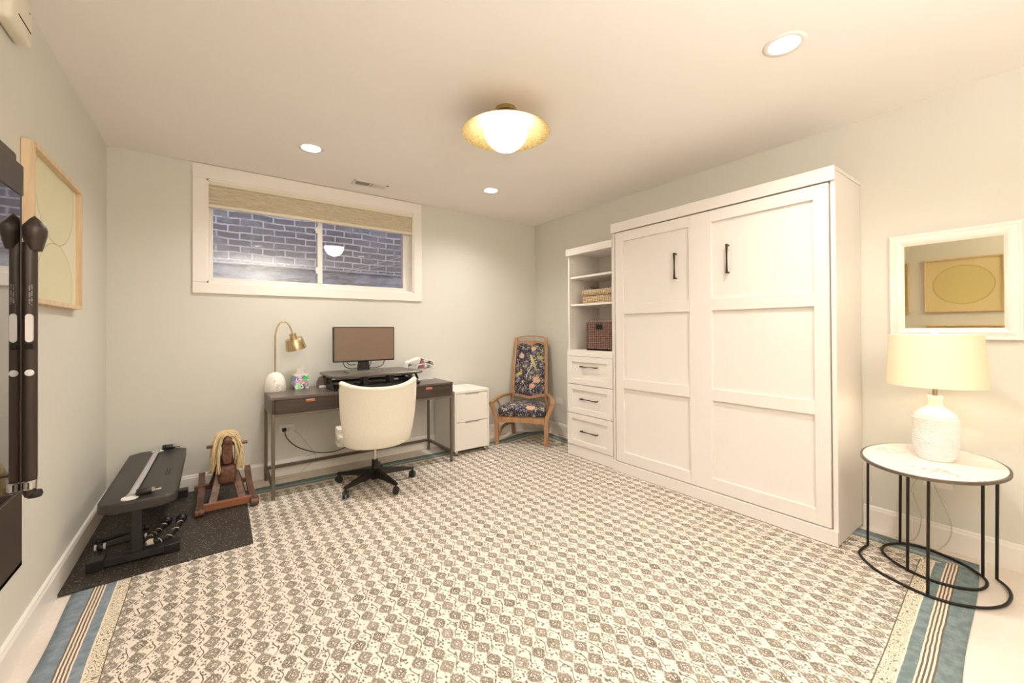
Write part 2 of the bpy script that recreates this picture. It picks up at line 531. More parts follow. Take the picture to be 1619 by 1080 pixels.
# ceiling with round openings for the recessed lights
def ceiling():
    b = B()
    xs = [XL-.2, .428, .728, 1.984, 2.284, XR+.2]; ys = [YF-.2, .63, .93, 3.09, 3.39, YB+.3]
    cells = {}
    for hx, hy in HOLES:
        i = max(k for k in range(5) if xs[k] < hx); j = max(k for k in range(5) if ys[k] < hy); cells[(i, j)] = (hx, hy)
    for i in range(5):
        for j in range(5):
            x0, x1, y0, y1 = xs[i], xs[i+1], ys[j], ys[j+1]
            if (i, j) not in cells:
                b.faces.new([b.verts.new(p) for p in ((x0, y0, H), (x0, y1, H), (x1, y1, H), (x1, y0, H))])
            else:
                hx, hy = cells[(i, j)]; n = 32; ins = []; outs = []
                for k in range(n):
                    a = 2*PI*k/n+PI/4; c, s = math.cos(a), math.sin(a)
                    ins.append(b.verts.new((hx+HR*c, hy+HR*s, H)))
                    q = 1/max(abs(c), abs(s))
                    ox = (x1-hx if c > 0 else hx-x0)*c*q; oy = (y1-hy if s > 0 else hy-y0)*s*q
                    outs.append(b.verts.new((hx+ox, hy+oy, H)))
                for k in range(n):
                    l = (k+1) % n
                    b.faces.new((ins[k], outs[k], outs[l], ins[l]))
    bmesh.ops.remove_doubles(b, verts=b.verts, dist=1e-5)
    box(b, XL-.2, XR+.2, YF-.2, YB+.3, H+.2, H+.3)
    struct('ceiling', b, 'ceiling_paint')
ceiling()
b = B(); box(b, XL-.2, XL, YF-.2, YB+.3, 0, H+.2); struct('wall_left', b, 'wall_paint')
b = B(); box(b, XR, XR+.2, YF-.2, YB+.3, 0, H+.2); struct('wall_right', b, 'wall_paint')
b = B(); box(b, XL, XR, YF-.2, YF, 0, H+.2); struct('wall_front', b, 'wall_paint')
# back wall with window opening
WX0, WX1, WZ0, WZ1 = -.035, 1.686, 1.632, 2.455
b = B()
box(b, XL, WX0, YB, YB+.25, 0, H+.2); box(b, WX1, XR, YB, YB+.25, 0, H+.2)
box(b, WX0, WX1, YB, YB+.25, 0, WZ0); box(b, WX0, WX1, YB, YB+.25, WZ1, H+.2)
bmesh.ops.remove_doubles(b, verts=b.verts, dist=1e-5)
struct('wall_back', b, 'wall_paint')
def skirt(name, p0, p1, nrm):
    b = B(); n = Vector(nrm); d = (Vector(p1)-Vector(p0))
    prof = [(0, 0), (.016, 0), (.016, .112), (.011, .124), (.011, .13), (.004, .136), (0, .136)]
    A = [b.verts.new(Vector(p0)+n*a+Vector((0, 0, c))) for a, c in prof]
    C = [b.verts.new(Vector(p1)+n*a+Vector((0, 0, c))) for a, c in prof]
    for i in range(len(prof)): b.faces.new((A[i], A[(i+1) % len(prof)], C[(i+1) % len(prof)], C[i]))
    b.faces.new(A); b.faces.new(C[::-1])
    struct(name, b, 'trim_paint')
skirt('baseboard_left', (XL, YF, 0), (XL, YB, 0), (1, 0, 0))
skirt('baseboard_back', (XL+.016, YB, 0), (XR-.016, YB, 0), (0, -1, 0))
skirt('baseboard_right', (XR, YF, 0), (XR, .784, 0), (-1, 0, 0))
b = None
skirt('baseboard_right_corner', (XR, 2.99, 0), (XR, YB, 0), (-1, 0, 0))
bpy.data.objects['baseboard_right_corner'].name = 'baseboard_corner'

# window
win = bpy.data.objects.new('window_1', None); COL.objects.link(win); win.location = ((WX0+WX1)/2, YB, WZ0); win['kind'] = 'structure'
bpy.context.view_layer.update()
b = B(); y0, y1 = YB-.018, YB
CX0, CX1, CZ0, CZ1 = -.125, 1.773, 1.547, 2.566
box(b, CX0, CX1, y0, y1, WZ1, CZ1, .003); box(b, CX0, CX1, y0, y1, CZ0, WZ0, .003)
box(b, CX0, WX0, y0, y1, WZ0, WZ1, .003); box(b, WX1, CX1, y0, y1, WZ0, WZ1, .003)
obj('window_casing', b, 'trim_paint', win)
b = B(); j = .012
box(b, WX0, WX0+j, YB-.01, YB+.25, WZ0, WZ1); box(b, WX1-j, WX1, YB-.01, YB+.25, WZ0, WZ1)
box(b, WX0, WX1, YB-.01, YB+.25, WZ0, WZ0+j); box(b, WX0, WX1, YB-.01, YB+.25, WZ1-j, WZ1)
obj('window_jamb', b, 'trim_paint', win)
b = B(); fy0, fy1 = YB+.06, YB+.12
ix0, ix1, iz0, iz1 = .005, 1.600, 1.682, 2.42
box(b, WX0+j, ix0, fy0, fy1, WZ0+j, WZ1-j, .002); box(b, ix1, WX1-j, fy0, fy1, WZ0+j, WZ1-j, .002)
box(b, ix0, ix1, fy0, fy1, WZ0+j, iz0, .002); box(b, ix0, ix1, fy0, fy1, iz1, WZ1-j, .002)
box(b, .782, .823, fy0-.008, fy1, iz0, iz1, .002)
box(b, ix1+.02, ix1+.028, fy0-.004, fy0, iz0, iz1)
obj('window_frame', b, 'window_vinyl', win)
for z in (2.17, 1.80):
    b = B(); box(b, .765, .785, fy0-.016, fy0-.002, z-.03, z+.03, .004); box(b, .758, .785, fy0-.02, fy0-.006, z-.008, z+.008, .003)
    obj('window_latch', b, 'window_vinyl', win)
for x0, x1 in ((ix0, .782), (.823, ix1)):
    b = B(); box(b, x0-.005, x1+.005, fy0+.03, fy0+.034, iz0-.005, iz1+.005)
    obj('window_pane', b, 'glass', win)
# blind
bl = thing('window_blind', 'tan woven pull-down blind raised near the top of the basement window', 'blind', ((WX0+WX1)/2, YB+.02, 2.24))
b = B(); box(b, WX0+.006, WX1-.006, YB-.006, YB+.05, 2.415, WZ1-.004, .003); obj('headrail', b, 'cream_plastic', bl)
b = B()
zs = [2.415-.014*i for i in range(12)]
pts = []
for i, z in enumerate(zs): pts.append((YB+(.004 if i % 2 else .012), z))
pts2 = [(YB+.034-(.004 if i % 2 else 0), z) for i, z in reversed(list(enumerate(zs)))]
prism(b, pts+pts2, WX0+.008, WX1-.008, lambda a, c, h: (h, a, c)); obj('blind_fabric', b, 'blind', bl)
b = B(); box(b, WX0+.006, WX1-.006, YB+.0, YB+.04, 2.238, 2.262, .004); obj('bottom_rail', b, 'cream_plastic', bl)
for x in (.55, 1.2):
    b = B(); box(b, x-.04, x+.04, YB-.004, YB+.004, 2.232, 2.241, .002); obj('pull_tab', b, 'cream_plastic', bl)

# outside
b = B(); box(b, -4., 5.5, 5.35, 5.6, .82, 5.0); tag(obj('brick_wall', b, 'brick', origin=(1, 5.45, 0)), 'weathered brick wall of the next building seen through the window', 'wall')
b = B(); box(b, -4., 5.5, 5.27, 5.349, .82, 1.955, .01); box(b, -4., 5.5, 5.25, 5.349, 1.955, 1.98, .006)
tag(obj('foundation_ledge', b, 'concrete', origin=(1, 5.4, 0.9)), 'pale grey concrete ledge below the bricks outside the window', 'ledge')
b = B(); box(b, -4., 5.5, YB+.25, 5.27, .8, 1.45); struct('ground', b, 'concrete')
def cable(name, pts, r, mat, lab, cat='cable', par=None, **kw):
    b = B(); tube(b, smooth_pts(pts, 8), r, 8)
    if par: return obj(name, b, mat, par, smooth=True)
    return tag(obj(name, b, mat, origin=pts[0], smooth=True, **kw), lab, cat)
cable('outdoor_wire', [(-.6, 5.2, 1.86), (.3, 5.2, 1.80), (1.2, 5.2, 1.94), (2.4, 5.2, 2.35)], .0035, 'pale_cord', 'thin pale wire rising to the right outside, ending higher', 'wire')
cable('outdoor_wire', [(-.6, 5.15, 1.84), (.6, 5.15, 1.79), (1.6, 5.15, 2.02), (2.4, 5.15, 2.22)], .003, 'pale_cord', 'lower thin pale wire sloping across the ledge outside', 'wire')

# ------------------------------------------------------------------ rug, mat
def rug():
    b = B(); nx, ny = 90, 90; V = {}
    x0, x1, y1 = -.535, 3.235, 3.80
    for i in range(nx+1):
        for j in range(ny+1):
            u, v = i/nx, j/ny; x = x0+(x1-x0)*u
            yn = (x-2.13)*.055+.232; y = yn+(y1-yn)*v
            if i == 0: x += .006*math.sin(v*23)
            if j == 0: y += .006*math.sin(u*19)
            z = .006+.0012*math.sin(x*7+y*3)
            if u > .8 and v > .88:                       # ruck in the corner under the armchair
                z += .035*max(0, 1-abs((x-2.95)/.35))*max(0, (v-.88)/.12)
            V[i, j] = b.verts.new((x, y, z))
    for i in range(nx):
        for j in range(ny): b.faces.new((V[i, j], V[i+1, j], V[i+1, j+1], V[i, j+1]))
    o = obj('area_rug', b, 'rug', smooth=True)
    md = o.modifiers.new('thick', 'SOLIDIFY'); md.thickness = .005; md.offset = -1
    tag(o, 'large cream block-print rug with grey diamonds and teal striped border', 'rug')
rug()
b = B()
prism(b, [(-.588, 2.815), (.192, 2.830), (.205, 3.74), (.205, 4.012), (-.588, 4.012)], .0075, .014, lambda a, c, h: (a, c, h))
tag(obj('rubber_mat', b, 'rubber', origin=(-.2, 3.4, 0)), 'black speckled rubber gym mat on the floor in the left corner', 'mat')

# ------------------------------------------------------------------ wall bed cabinet
CF = 2.843; CB = XR-.002
cab = thing('wall_bed_cabinet', 'wide tall white wall bed cabinet with six recessed panels', 'cabinet', (3.08, 1.59, 0))
b = B()
box(b, CF+.022, CB, .788, .812, .009, 2.15, .002); box(b, CF+.022, CB, 2.376, 2.398, .009, 2.15, .002)
box(b, CF+.06, CB, .81, 2.38, 2.07, 2.15); box(b, CF+.30, CB, .81, 2.38, .1, 2.07)
obj('carcass', b, 'cabinet_white', cab)
b = B(); box(b, CF, CB, .785, 2.402, 2.152, 2.173, .002); box(b, CF, CF+.024, .785, 2.402, 2.092, 2.155, .002); obj('crown_board', b, 'cabinet_white', cab)
b = B(); box(b, CF, CF+.024, .785, 2.402, .009, .094, .002); obj('plinth', b, 'cabinet_white', cab)
b = B(); box(b, CF+.024, CF+.034, .8115, .818, .095, 2.09); obj('side_rail', b, 'dull_steel', cab)
b = B(); box(b, CF+.034, CF+.06, .812, 2.376, .095, 2.09); obj('shadow_gap', b, 'gap_dark', cab)
def door(y0, y1, s0, s1, hy):
    d = B(); dx = CF+.008; th = .026; rec = .017
    zz = [.100, .190, .738, .820, 1.375, 1.457, 2.004, 2.084]
    box(d, dx+rec, dx+th, y0, y1, zz[0], zz[7])
    box(d, dx, dx+rec+.001, y0, s0, zz[0], zz[7], .0012, 1); box(d, dx, dx+rec+.001, s1, y1, zz[0], zz[7], .0012, 1)
    for a, c in ((zz[0], zz[1]), (zz[2], zz[3]), (zz[4], zz[5]), (zz[6], zz[7])):
        box(d, dx, dx+rec+.001, s0-.001, s1+.001, a, c, .0012, 1)
    o = obj('door', d, 'cabinet_white', cab)
    h = B(); hx = dx+rec
    prof = [.0075, .006, .0045, .004, .0045, .006, .0075]
    pts = [(hx-.03, hy, 1.625+.2*i/6) for i in range(7)]
    sweep(h, pts, rect(1., 1.), up=Vector((1, 0, 0)), scales=[p*1.7 for p in prof])
    for z in (1.632, 1.818): box(h, hx-.03, hx, hy-.005, hy+.005, z-.005, z+.005, .001, 1)
    obj('handle', h, 'handle_dark', o)
door(1.6680, 2.358, 1.674, 2.275, 1.782)
door(.818, 1.6665, .892, 1.503, 1.388)

# ------------------------------------------------------------------ shelf unit
SF = 2.866; SY0, SY1 = 2.404, 2.980
shf = thing('shelf_unit', 'narrow white shelf unit with three drawers beside the wall bed cabinet', 'shelf unit', (3.1, 2.69, 0))
b = B()
box(b, SF+.015, CB, SY0, SY0+.02, .009, 2.035, .001); box(b, SF+.015, CB, SY1-.02, SY1, .009, 2.035, .001)
box(b, CB-.01, CB, SY0, SY1, .02, 2.03); box(b, SF+.02, CB, SY0+.02, SY1-.02, 2.0, 2.02)
box(b, SF+.02, CB, SY0+.02, SY1-.02, 1.025, 1.045)
for z in (.12, .43, .71): box(b, SF+.03, CB-.02, SY0+.02, SY1-.02, z-.01, z+.004)
obj('carcass', b, 'cabinet_white', shf)
b = B(); box(b, SF-.012, SF+.015, SY0-.002, SY1+.004, 1.975, 2.042, .002); obj('crown_board', b, 'cabinet_white', shf)
b = B(); box(b, SF, SF+.015, SY0, SY1, .009, .113, .001); obj('plinth', b, 'cabinet_white', shf)
b = B(); box(b, SF, SF+.02, SY0, SY1, .985, 1.045, .002); obj('top_rail', b, 'cabinet_white', shf)
for z in (1.757, 1.485):
    b = B(); box(b, SF+.03, CB-.012, SY0+.021, SY1-.021, z-.010, z+.010, .001); obj('shelf', b, 'cabinet_white', shf)
b = B()
for x in (SF+.06, SF+.36):
    for k in range(26):
        for yy in (SY1-.0205, SY0+.0205):
            z = 1.1+k*.032
            lathe(b, [(0, 0), (.0028, 0), (.0028, .001)], (x, yy, z), 8, Matrix.Rotation(PI/2 if yy > 2.7 else -PI/2, 4, 'X'))
obj('peg_holes', b, 'gap_dark', shf)['kind'] = 'stuff'
for z0, z1, hz in ((.715, .982, .888), (.430, .709, .577), (.118, .424, .268)):
    b = B(); dx = SF-.006
    y0, y1 = SY0+.004, SY1-.002; ys0, ys1 = y0+.062, y1-.062
    box(b, dx+.012, dx+.021, y0, y1, z0, z1)
    box(b, dx, dx+.013, y0, ys0, z0, z1, .001, 1); box(b, dx, dx+.013, ys1, y1, z0, z1, .001, 1)
    box(b, dx, dx+.013, ys0-.001, ys1+.001, z0, z0+.052, .001, 1); box(b, dx, dx+.013, ys0-.001, ys1+.001, z1-.052, z1, .001, 1)
    dr = obj('drawer', b, 'cabinet_white', shf)
    h = B(); ym = (SY0+SY1)/2-.006; hw = .104
    pts = [(dx-.014, ym-hw+2*hw*i/6, hz) for i in range(7)]
    sweep(h, pts, rect(1, 1), scales=[.012, .0095, .0075, .0068, .0075, .0095, .012])
    for s in (-1, 1): box(h, dx-.014, dx+.013, ym+s*(hw-.006)-.005, ym+s*(hw-.006)+.005, hz-.005, hz+.005, .001, 1)
    obj('handle', h, 'handle_dark', dr)
# baskets
bk = thing('wicker_basket', 'pale tan lidded wicker basket on the middle shelf', 'basket', (3.02, 2.6, 1.495))
b = B(); box(b, 2.915, 3.20, 2.44, 2.825, 1.496, 1.565, .018, 3); obj('body', b, 'light_wicker', bk, smooth=True)
b = B(); box(b, 2.908, 3.207, 2.433, 2.832, 1.566, 1.628, .026, 4); obj('lid', b, 'light_wicker', bk, smooth=True)
b = B(); tube(b, smooth_pts([(2.975+.05*math.cos(a), 2.70+.05*math.sin(a), 1.640+.012*math.sin(a)) for a in [k*PI/6 for k in range(12)]], 3, True), .008, 8, True)
tag(obj('coiled_strap', b, 'dark_cord', origin=(2.975, 2.70, 1.63), smooth=True), 'small dark coiled strap lying on the pale basket lid', 'strap')
bk = thing('wicker_basket', 'dark brown square wicker bin on the lowest open shelf', 'basket', (3.02, 2.6, 1.045))
def bin_():
    b = B(); x0, x1, y0, y1, z0, z1 = 2.905, 3.21, 2.442, 2.755, 1.0455, 1.305; t_ = .014
    box(b, x0, x1, y0, y1, z0, z0+t_)
    box(b, x0, x0+t_, y0, y1, z0, z1, .004); box(b, x1-t_, x1, y0, y1, z0, z1, .004)
    box(b, x0, x1, y0, y0+t_, z0, z1, .004); box(b, x0, x1, y1-t_, y1, z0, z1, .004)
    obj('body', b, 'dark_wicker', bk)
    b = B(); loop = smooth_pts([(x0+.007, y0+.007, z1), (x1-.007, y0+.007, z1), (x1-.007, y1-.007, z1), (x0+.007, y1-.007, z1)], 1, True)
    tube(b, loop, .011, 8, True); obj('rim', b, 'dark_wicker', bk, smooth=True)
    b = B(); box(b, x0-.004, x0+.002, 2.63, 2.555, z1-.055, z1-.018, .002); obj('handle_slot', b, 'cavity', bk)
bin_()

# ------------------------------------------------------------------ mirror
mr = thing('wall_mirror', 'rectangular mirror in a wide white frame above the oval table', 'mirror', (XR, .39, 1.48))
def frame_ring(b, y0, y1, z0, z1, prof, xw, sgn):
    """mitred frame on a wall x=xw; prof: (inset, height off wall) pairs"""
    R = []
    for ins, hgt in prof:
        R.append([b.verts.new((xw-sgn*hgt, yy, zz)) for yy, zz in ((y0+ins, z0+ins), (y1-ins, z0+ins), (y1-ins, z1-ins), (y0+ins, z1-ins))])
    for A, C in zip(R, R[1:]):
        for i in range(4): b.faces.new((A[i], A[(i+1) % 4], C[(i+1) % 4], C[i]))
    return b
b = B(); frame_ring(b, .137, .648, 1.178, 1.792, [(0, .001), (0, .020), (.006, .026), (.014, .026), (.018, .021), (.026, .024), (.040, .030), (.052, .024), (.060, .016), (.066, .010), (.066, .003)], XR, 1)
obj('mirror_frame', b, 'trim_paint', mr)
b = B(); box(b, XR-.008, XR-.004, .195, .59, 1.236, 1.734); obj('mirror_glass', b, 'mirror', mr)
b = B(); box(b, XR-.004, XR-.001, .15, .63, 1.19, 1.78); obj('backing', b, 'gap_dark', mr)

# ------------------------------------------------------------------ artworks on the left wall
def art(y0, y1, z0, z1, sheet, lab, w=.014, depth=.036):
    a = thing('framed_artwork', lab, 'picture', (XL, (y0+y1)/2, (z0+z1)/2), 0, 'pale wood framed paper artworks on the left wall')
    b = B(); frame_ring(b, y0, y1, z0, z1, [(0, .001), (0, depth), (w, depth), (w, .012)], XL, -1); obj('picture_frame', b, 'frame_wood', a)
    b = B(); box(b, XL+.008, XL+.013, y0+w-.002, y1-w+.002, z0+w-.002, z1-w+.002)
    obj('art_sheet', b, sheet, a)
    b = B(); box(b, XL+.001, XL+.008, y0+.01, y1-.01, z0-.006, z1-.02); obj('backing', b, 'frame_wood', a)
art(2.42, 3.172, 1.368, 2.012, 'art1', 'pale wood framed paper artwork beside the wall-mounted exercise screen', .02)
art(.435, 1.085, 1.433, 2.078, 'art2', 'light framed artwork of a pale oval, reflected in the wall mirror')
art(1.225, 1.345, 1.433, 2.078, 'art2', 'narrow framed artwork glimpsed at the left edge of the mirror reflection')
art(.435, 1.085, .64, 1.272, 'art2', 'framed artwork whose top edge shows at the bottom of the mirror')
b = B(); box(b, XL+.001, XL+.05, 2.14, 2.35, 2.33, 2.50, .018, 4)
sn = tag(obj('motion_sensor', b, 'cream_plastic', origin=(XL, 2.25, 2.40), smooth=True), 'cream plastic sensor box high on the left wall near the ceiling', 'sensor')
b = B(); box(b, XL+.0495, XL+.0515, 2.20, 2.32, 2.378, 2.382); obj('slot', b, 'cavity', sn)
b = B(); lathe(b, [(0, .002), (.004, .001), (.004, 0)], (XL+.05, 2.31, 2.45), 10, Matrix.Rotation(PI/2, 4, 'Y')); obj('indicator', b, 'dull_steel', sn)

# ------------------------------------------------------------------ wall gym
gy = thing('wall_exercise_machine', 'dark wall-mounted exercise screen with folded arms on the left wall', 'exercise machine', (XL, 1.65, 1.2))
GX = -.475
b = B(); box(b, XL+.002, GX-.008, 1.40, 1.910, .72, 1.80, .01); box(b, XL+.002, GX+.0, 1.395, 1.931, 1.672, 1.768, .004); obj('housing', b, 'gym_brown', gy)
b = B(); box(b, GX-.008, GX, 1.40, 1.905, .735, 1.669, .002); obj('glass_front', b, 'gym_glass', gy)
b = B(); box(b, GX-.009, GX+.0015, 1.903, 1.910, .735, 1.672, .002); obj('edge_trim', b, 'gym_brown', gy)
def arm(y):
    ar = B(); ax = GX+.012
    pts = [(ax, y, .735), (ax, y, .75), (ax, y, .80), (ax, y, 1.0), (ax, y, 1.3), (ax, y, 1.50), (ax, y, 1.53)]
    tube(ar, pts, .0178, 20, scales=[.55, .85, 1, 1, 1, 1, .9])
    o = obj('arm', ar, 'gym_brown', gy, smooth=True)
    d = B(); lathe(d, [(0, .046), (.012, .034), (.029, .010), (.0315, -.002), (.030, -.020), (.024, -.045), (.019, -.066), (0, -.068)], (ax+.010, y+.002, 1.572), 32, sx=.9, sy=1.); obj('arm_shoulder', d, 'gym_brown', o, smooth=True, angle=60)
    d = B(); prism(d, rrect(.020, .088, .0095), 0, .012, lambda a, c, h: (ax+.004+a*.8, y-.0105-h, 1.262+c)); obj('release_grip', d, 'white_grip', o)
    d = B(); lathe(d, [(0, .005), (.0095, .003), (.0105, 0)], (ax+.004, y-.0165, 1.123), 20, Matrix.Rotation(PI/2, 4, 'X')); obj('release_button', d, 'white_grip', o)
    d = B(); box(d, ax-.006, ax+.013, y-.020, y-.008, 1.196, 1.214, .004); obj('grip_recess', d, 'cavity', o)
    d = B(); lathe(d, [(0, -.016), (.016, -.012), (.019, -.003), (.016, .008), (0, .012)], (ax+.010, y+.006, .742), 20); obj('cable_ball', d, 'black_plastic', o, smooth=True)
    d = B(); lathe(d, [(.012, -.014), (.016, -.01), (.016, .01), (.012, .014)], (ax+.004, y-.014, .775), 14); obj('pulley', d, 'chrome', o, smooth=True)
    d = B()
    for r_ in range(16):
        for c_ in range(2):
            if (r_*7+c_*3) % 5: box(d, ax+.003+c_*.005, ax+.0055+c_*.005, y-.0188, y-.0178, 1.335+r_*.004, 1.337+r_*.004)
    obj('fine_print', d, 'grey_strap', o)
arm(1.930)
b = B()
tx0, tx1, ty0, ty1, tz0, tz1 = XL+.002, -.418, 1.36, 1.665+.24, .618, .715
box(b, tx0, tx1, ty0, 1.690, tz0, tz0+.01); box(b, tx1-.008, tx1, ty0, 1.690, tz0, tz1+.105, .002)
box(b, tx0, tx1, 1.682, 1.690, tz0, tz1+.10, .002); box(b, tx0, tx0+.01, ty0, 1.690, tz0, tz1+.10)
obj('accessory_tray', b, 'gym_brown', gy)

# ------------------------------------------------------------------ exercise bench
MT = .0142
bn = thing('exercise_bench', 'low black padded exercise bench on the rubber mat', 'bench', (-.33, 3.47, MT), 0)
b = B()
outl = rrect(.315, 1.115, .05, 6)
prism(b, outl, 0, .052, lambda a, c, h: (-.318+a, 3.455+c, .314+h))
bmesh.ops.bevel(b, geom=[e for e in b.edges if abs(e.verts[0].co.z-e.verts[1].co.z) < 1e-5], offset=.016, segments=4, affect='EDGES', profile=.5)
obj('pad', b, 'bench_vinyl', bn, smooth=True, angle=50)
b = B(); box(b, -.37, -.265, 2.97, 3.94, .296, .314, .003); box(b, -.395, -.24, 3.1, 3.8, .306, .3145, .002); obj('under_frame', b, 'soft_black', bn)
for y in (2.995, 3.93):
    b = B(); box(b, -.352, -.310, y-.01, y+.03, .055, .305, .003); obj('leg', b, 'grey_brown' if False else 'soft_black', bn)
    b = B(); box(b, -.455, -.215, y-.022, y+.042, .025, .062, .002)
    ft = obj('foot_bar', b, 'soft_black', bn)
    for s, xx in ((-1, -.522), (1, -.215)):
        b = B(); box(b, xx, xx+.067, y-.027, y+.047, MT, .068, .004); obj('foot_cap', b, 'black_plastic', ft)
    b = B(); box(b, -.385, -.35, y+.0, y+.03, .062, .078, .002); obj('bracket', b, 'soft_black', ft)
b = B()
for k in range(5):
    box(b, -.235+.0, -.229, 3.30+k*.03, 3.316+k*.03, .3662, .367); box(b, -.222, -.214, 3.302+k*.03, 3.312+k*.03, .3662, .367)
obj('stitched_mark', b, 'cavity', bn)
# long grey bar on the bench
sb = thing('exercise_bar', 'long grey bar with black end clamps lying along the bench pad', 'exercise bar', (-.33, 3.45, .367))
b = B(); pts = [(-.352, 2.955, .3785), (-.349, 3.0, .3785), (-.338, 3.4, .3785), (-.327, 3.90, .3785), (-.325, 3.95, .3785)]
sweep(b, pts, [(a*1.5, c*.8) for a, c in circ(.0100, 16)], scales=[1.2, 1., 1., 1., 1.1]); obj('bar_shaft', b, 'grey_strap', sb, smooth=True)
for y, x in ((2.945, -.353), (3.965, -.324)):
    b = B(); lathe(b, [(0, 0), (.034, 0), (.036, .003), (.034, .007), (.01, .009), (0, .009)], (x, y, .3665), 24); fl = obj('end_plate', b, 'white_grip', sb, smooth=True)
    R = Matrix.Rotation(PI/2, 4, 'Y')
    b = B(); lathe(b, [(0, 0), (.017, 0), (.019, .004), (.019, .056), (.017, .06), (0, .06)], (x+.025, y+.012, .3875), 20, R); obj('clamp', b, 'black_plastic', fl, smooth=True)
    b = B(); lathe(b, [(0, 0), (.014, 0), (.016, .004), (.016, .014), (.006, .018), (.006, .032), (.009, .033), (.009, .042), (0, .042)], (x+.085, y+.012, .3875), 20, R)
    obj('end_stud', b, 'chrome', fl, smooth=True)

# ------------------------------------------------------------------ things on the mat
def dumb(name, c, ang, lab):
    t_ = thing(name, lab, 'exercise bar', (c[0], c[1], MT), ang, 'exercise handles under the bench')
    R = Matrix.Rotation(PI/2, 4, 'Y')
    b = B(); lathe(b, [(0, -.115), (.010, -.115), (.011, -.11), (.010, 0), (.011, .11), (.010, .115), (0, .115)], (0, 0, .026), 16, R); obj('grip', b, 'soft_black', t_, world=False, smooth=True)
    for s in (-1, 1):
        b = B(); lathe(b, [(0, -.014), (.019, -.010), (.020, -.008), (.020, .008), (.019, .010), (0, .014)], (s*.105, 0, .026), 20, R); obj('end_ring', b, 'black_plastic', t_, world=False, smooth=True)
        for q in ((-.018, .018) if ang < .2 else ()):
            b = B(); lathe(b, [(.0, -.005), (.0165, -.005), (.0165, .005), (0, .006)], (s*.105+q, 0, .026), 16, R); obj('white_band', b, 'white_grip', t_, world=False, smooth=True)
dumb('grip_bar', (-.405, 3.235), .05, 'black grip bar with white end bands on the mat under the bench')
dumb('grip_bar', (-.43, 3.35), .35, 'black grip handle lying behind the white-banded bar on the mat')
rp = thing('pull_rope', 'black braided pull rope with ball ends on the rubber mat', 'exercise rope', (-.23, 3.25, MT))
import_pts = [(-.300, 3.13, .05), (-.275, 3.10, .055), (-.25, 3.10, .05), (-.215, 3.155, .036), (-.19, 3.24, .033), (-.172, 3.33, .033), (-.165, 3.40, .034)]
ptsB = [(-.300, 3.14, .05), (-.295, 3.18, .055), (-.285, 3.23, .045), (-.27, 3.29, .036), (-.252, 3.36, .033), (-.24, 3.41, .034)]
def braid(pts, name):
    P = smooth_pts(pts, 10)
    b = B(); n = len(P)
    for s in range(3):
        Q = []
        for i, p in enumerate(P):
            d = (P[min(i+1, n-1)]-P[max(i-1, 0)]).normalized(); u = d.cross(Vector((0, 0, 1))).normalized(); w = d.cross(u)
            a = i*.55+s*2*PI/3; Q.append(p+u*.0075*math.cos(a)+w*.0075*math.sin(a))
        tube(b, Q, .0095, 8)
    obj(name, b, 'soft_black', rp, smooth=True)
    b = B()
    for s in range(1):
        Q = []
        for i, p in enumerate(P):
            d = (P[min(i+1, n-1)]-P[max(i-1, 0)]).normalized(); u = d.cross(Vector((0, 0, 1))).normalized(); w = d.cross(u)
            a = i*.55+PI/3; Q.append(p+u*.0135*math.cos(a)+w*.0135*math.sin(a))
        tube(b, Q, .0028, 6)
    obj('tracer_thread', b, 'thread_white', rp, smooth=True)
braid(import_pts, 'rope_strand'); braid(ptsB, 'rope_strand')
for p in ((-.162, 3.42, .036), (-.236, 3.428, .036)):
    b = B(); bmesh.ops.create_uvsphere(b, u_segments=20, v_segments=12, radius=.029, matrix=Matrix.Translation((p[0], p[1], p[2]+.002))); 
    lathe(b, [(.017, 0), (.02, .004), (.02, .02), (.017, .024)], (p[0]-.004, p[1]-.02, p[2]), 16, Matrix.Rotation(PI/2, 4, 'X'))
    obj('ball_end', b, 'black_plastic', rp, smooth=True)
b = B(); lathe(b, [(0, -.02), (.013, -.019), (.019, -.008), (.019, .012), (.015, .022), (0, .024)], (-.285, 3.095, .052), 14, Matrix.Rotation(.4, 4, 'Z') @ Matrix.Rotation(PI/2, 4, 'Y'))
for k in range(9):
    a = k*.7; tube(b, [(-.290, 3.09+.004*k-.015, .055), (-.296+.006*math.cos(a), 3.08+.004*k-.018, .038), (-.300+.01*math.cos(a), 3.07+.005*k-.02, .020)], .002, 5)
obj('whipping_cord', b, 'thread_white', rp, smooth=True)

# ------------------------------------------------------------------ rocking horse
hr = thing('rocking_horse', 'small brown wooden rocking horse with a yarn mane', 'rocking horse', (.083, 3.675, 0), math.radians(.5))
def hobj(n, b, m, p=None, **k): return obj(n, b, m, p or hr, world=False, **k)
for s in (-1, 1):                       # local: -Y is the front
    x = s*.155
    prof = []
    N = 16
    for i in range(N+1):
        t_ = i/N; y = -.255+.51*t_; z = .016+.0+.112*max(0, (t_-.30)/.70)**1.9+.028*max(0, (.22-t_)/.22)**2
        prof.append((y, z))
    top = [(y, z+.040) for y, z in prof]
    b = B(); prism(b, prof+top[::-1], -.02, .02, lambda a, c, h: (x+h-s*.02*(a+.25), a, c))
    lathe(b, [(0, -.026), (.024, -.026), (.026, -.022), (.026, .022), (.024, .026), (0, .026)], (x, -.240, .042), 18, Matrix.Rotation(PI/2, 4, 'Y'))
    hobj('rocker', b, 'horse_wood')
b = B(); box(b, -.136, .136, -.222, -.190, .030, .078, .003); hobj('front_crossbar', b, 'horse_bar_wood')
b = B(); box(b, -.19, .135, .115, .145, .075, .110, .004); hobj('rear_crossbar', b, 'horse_wood')
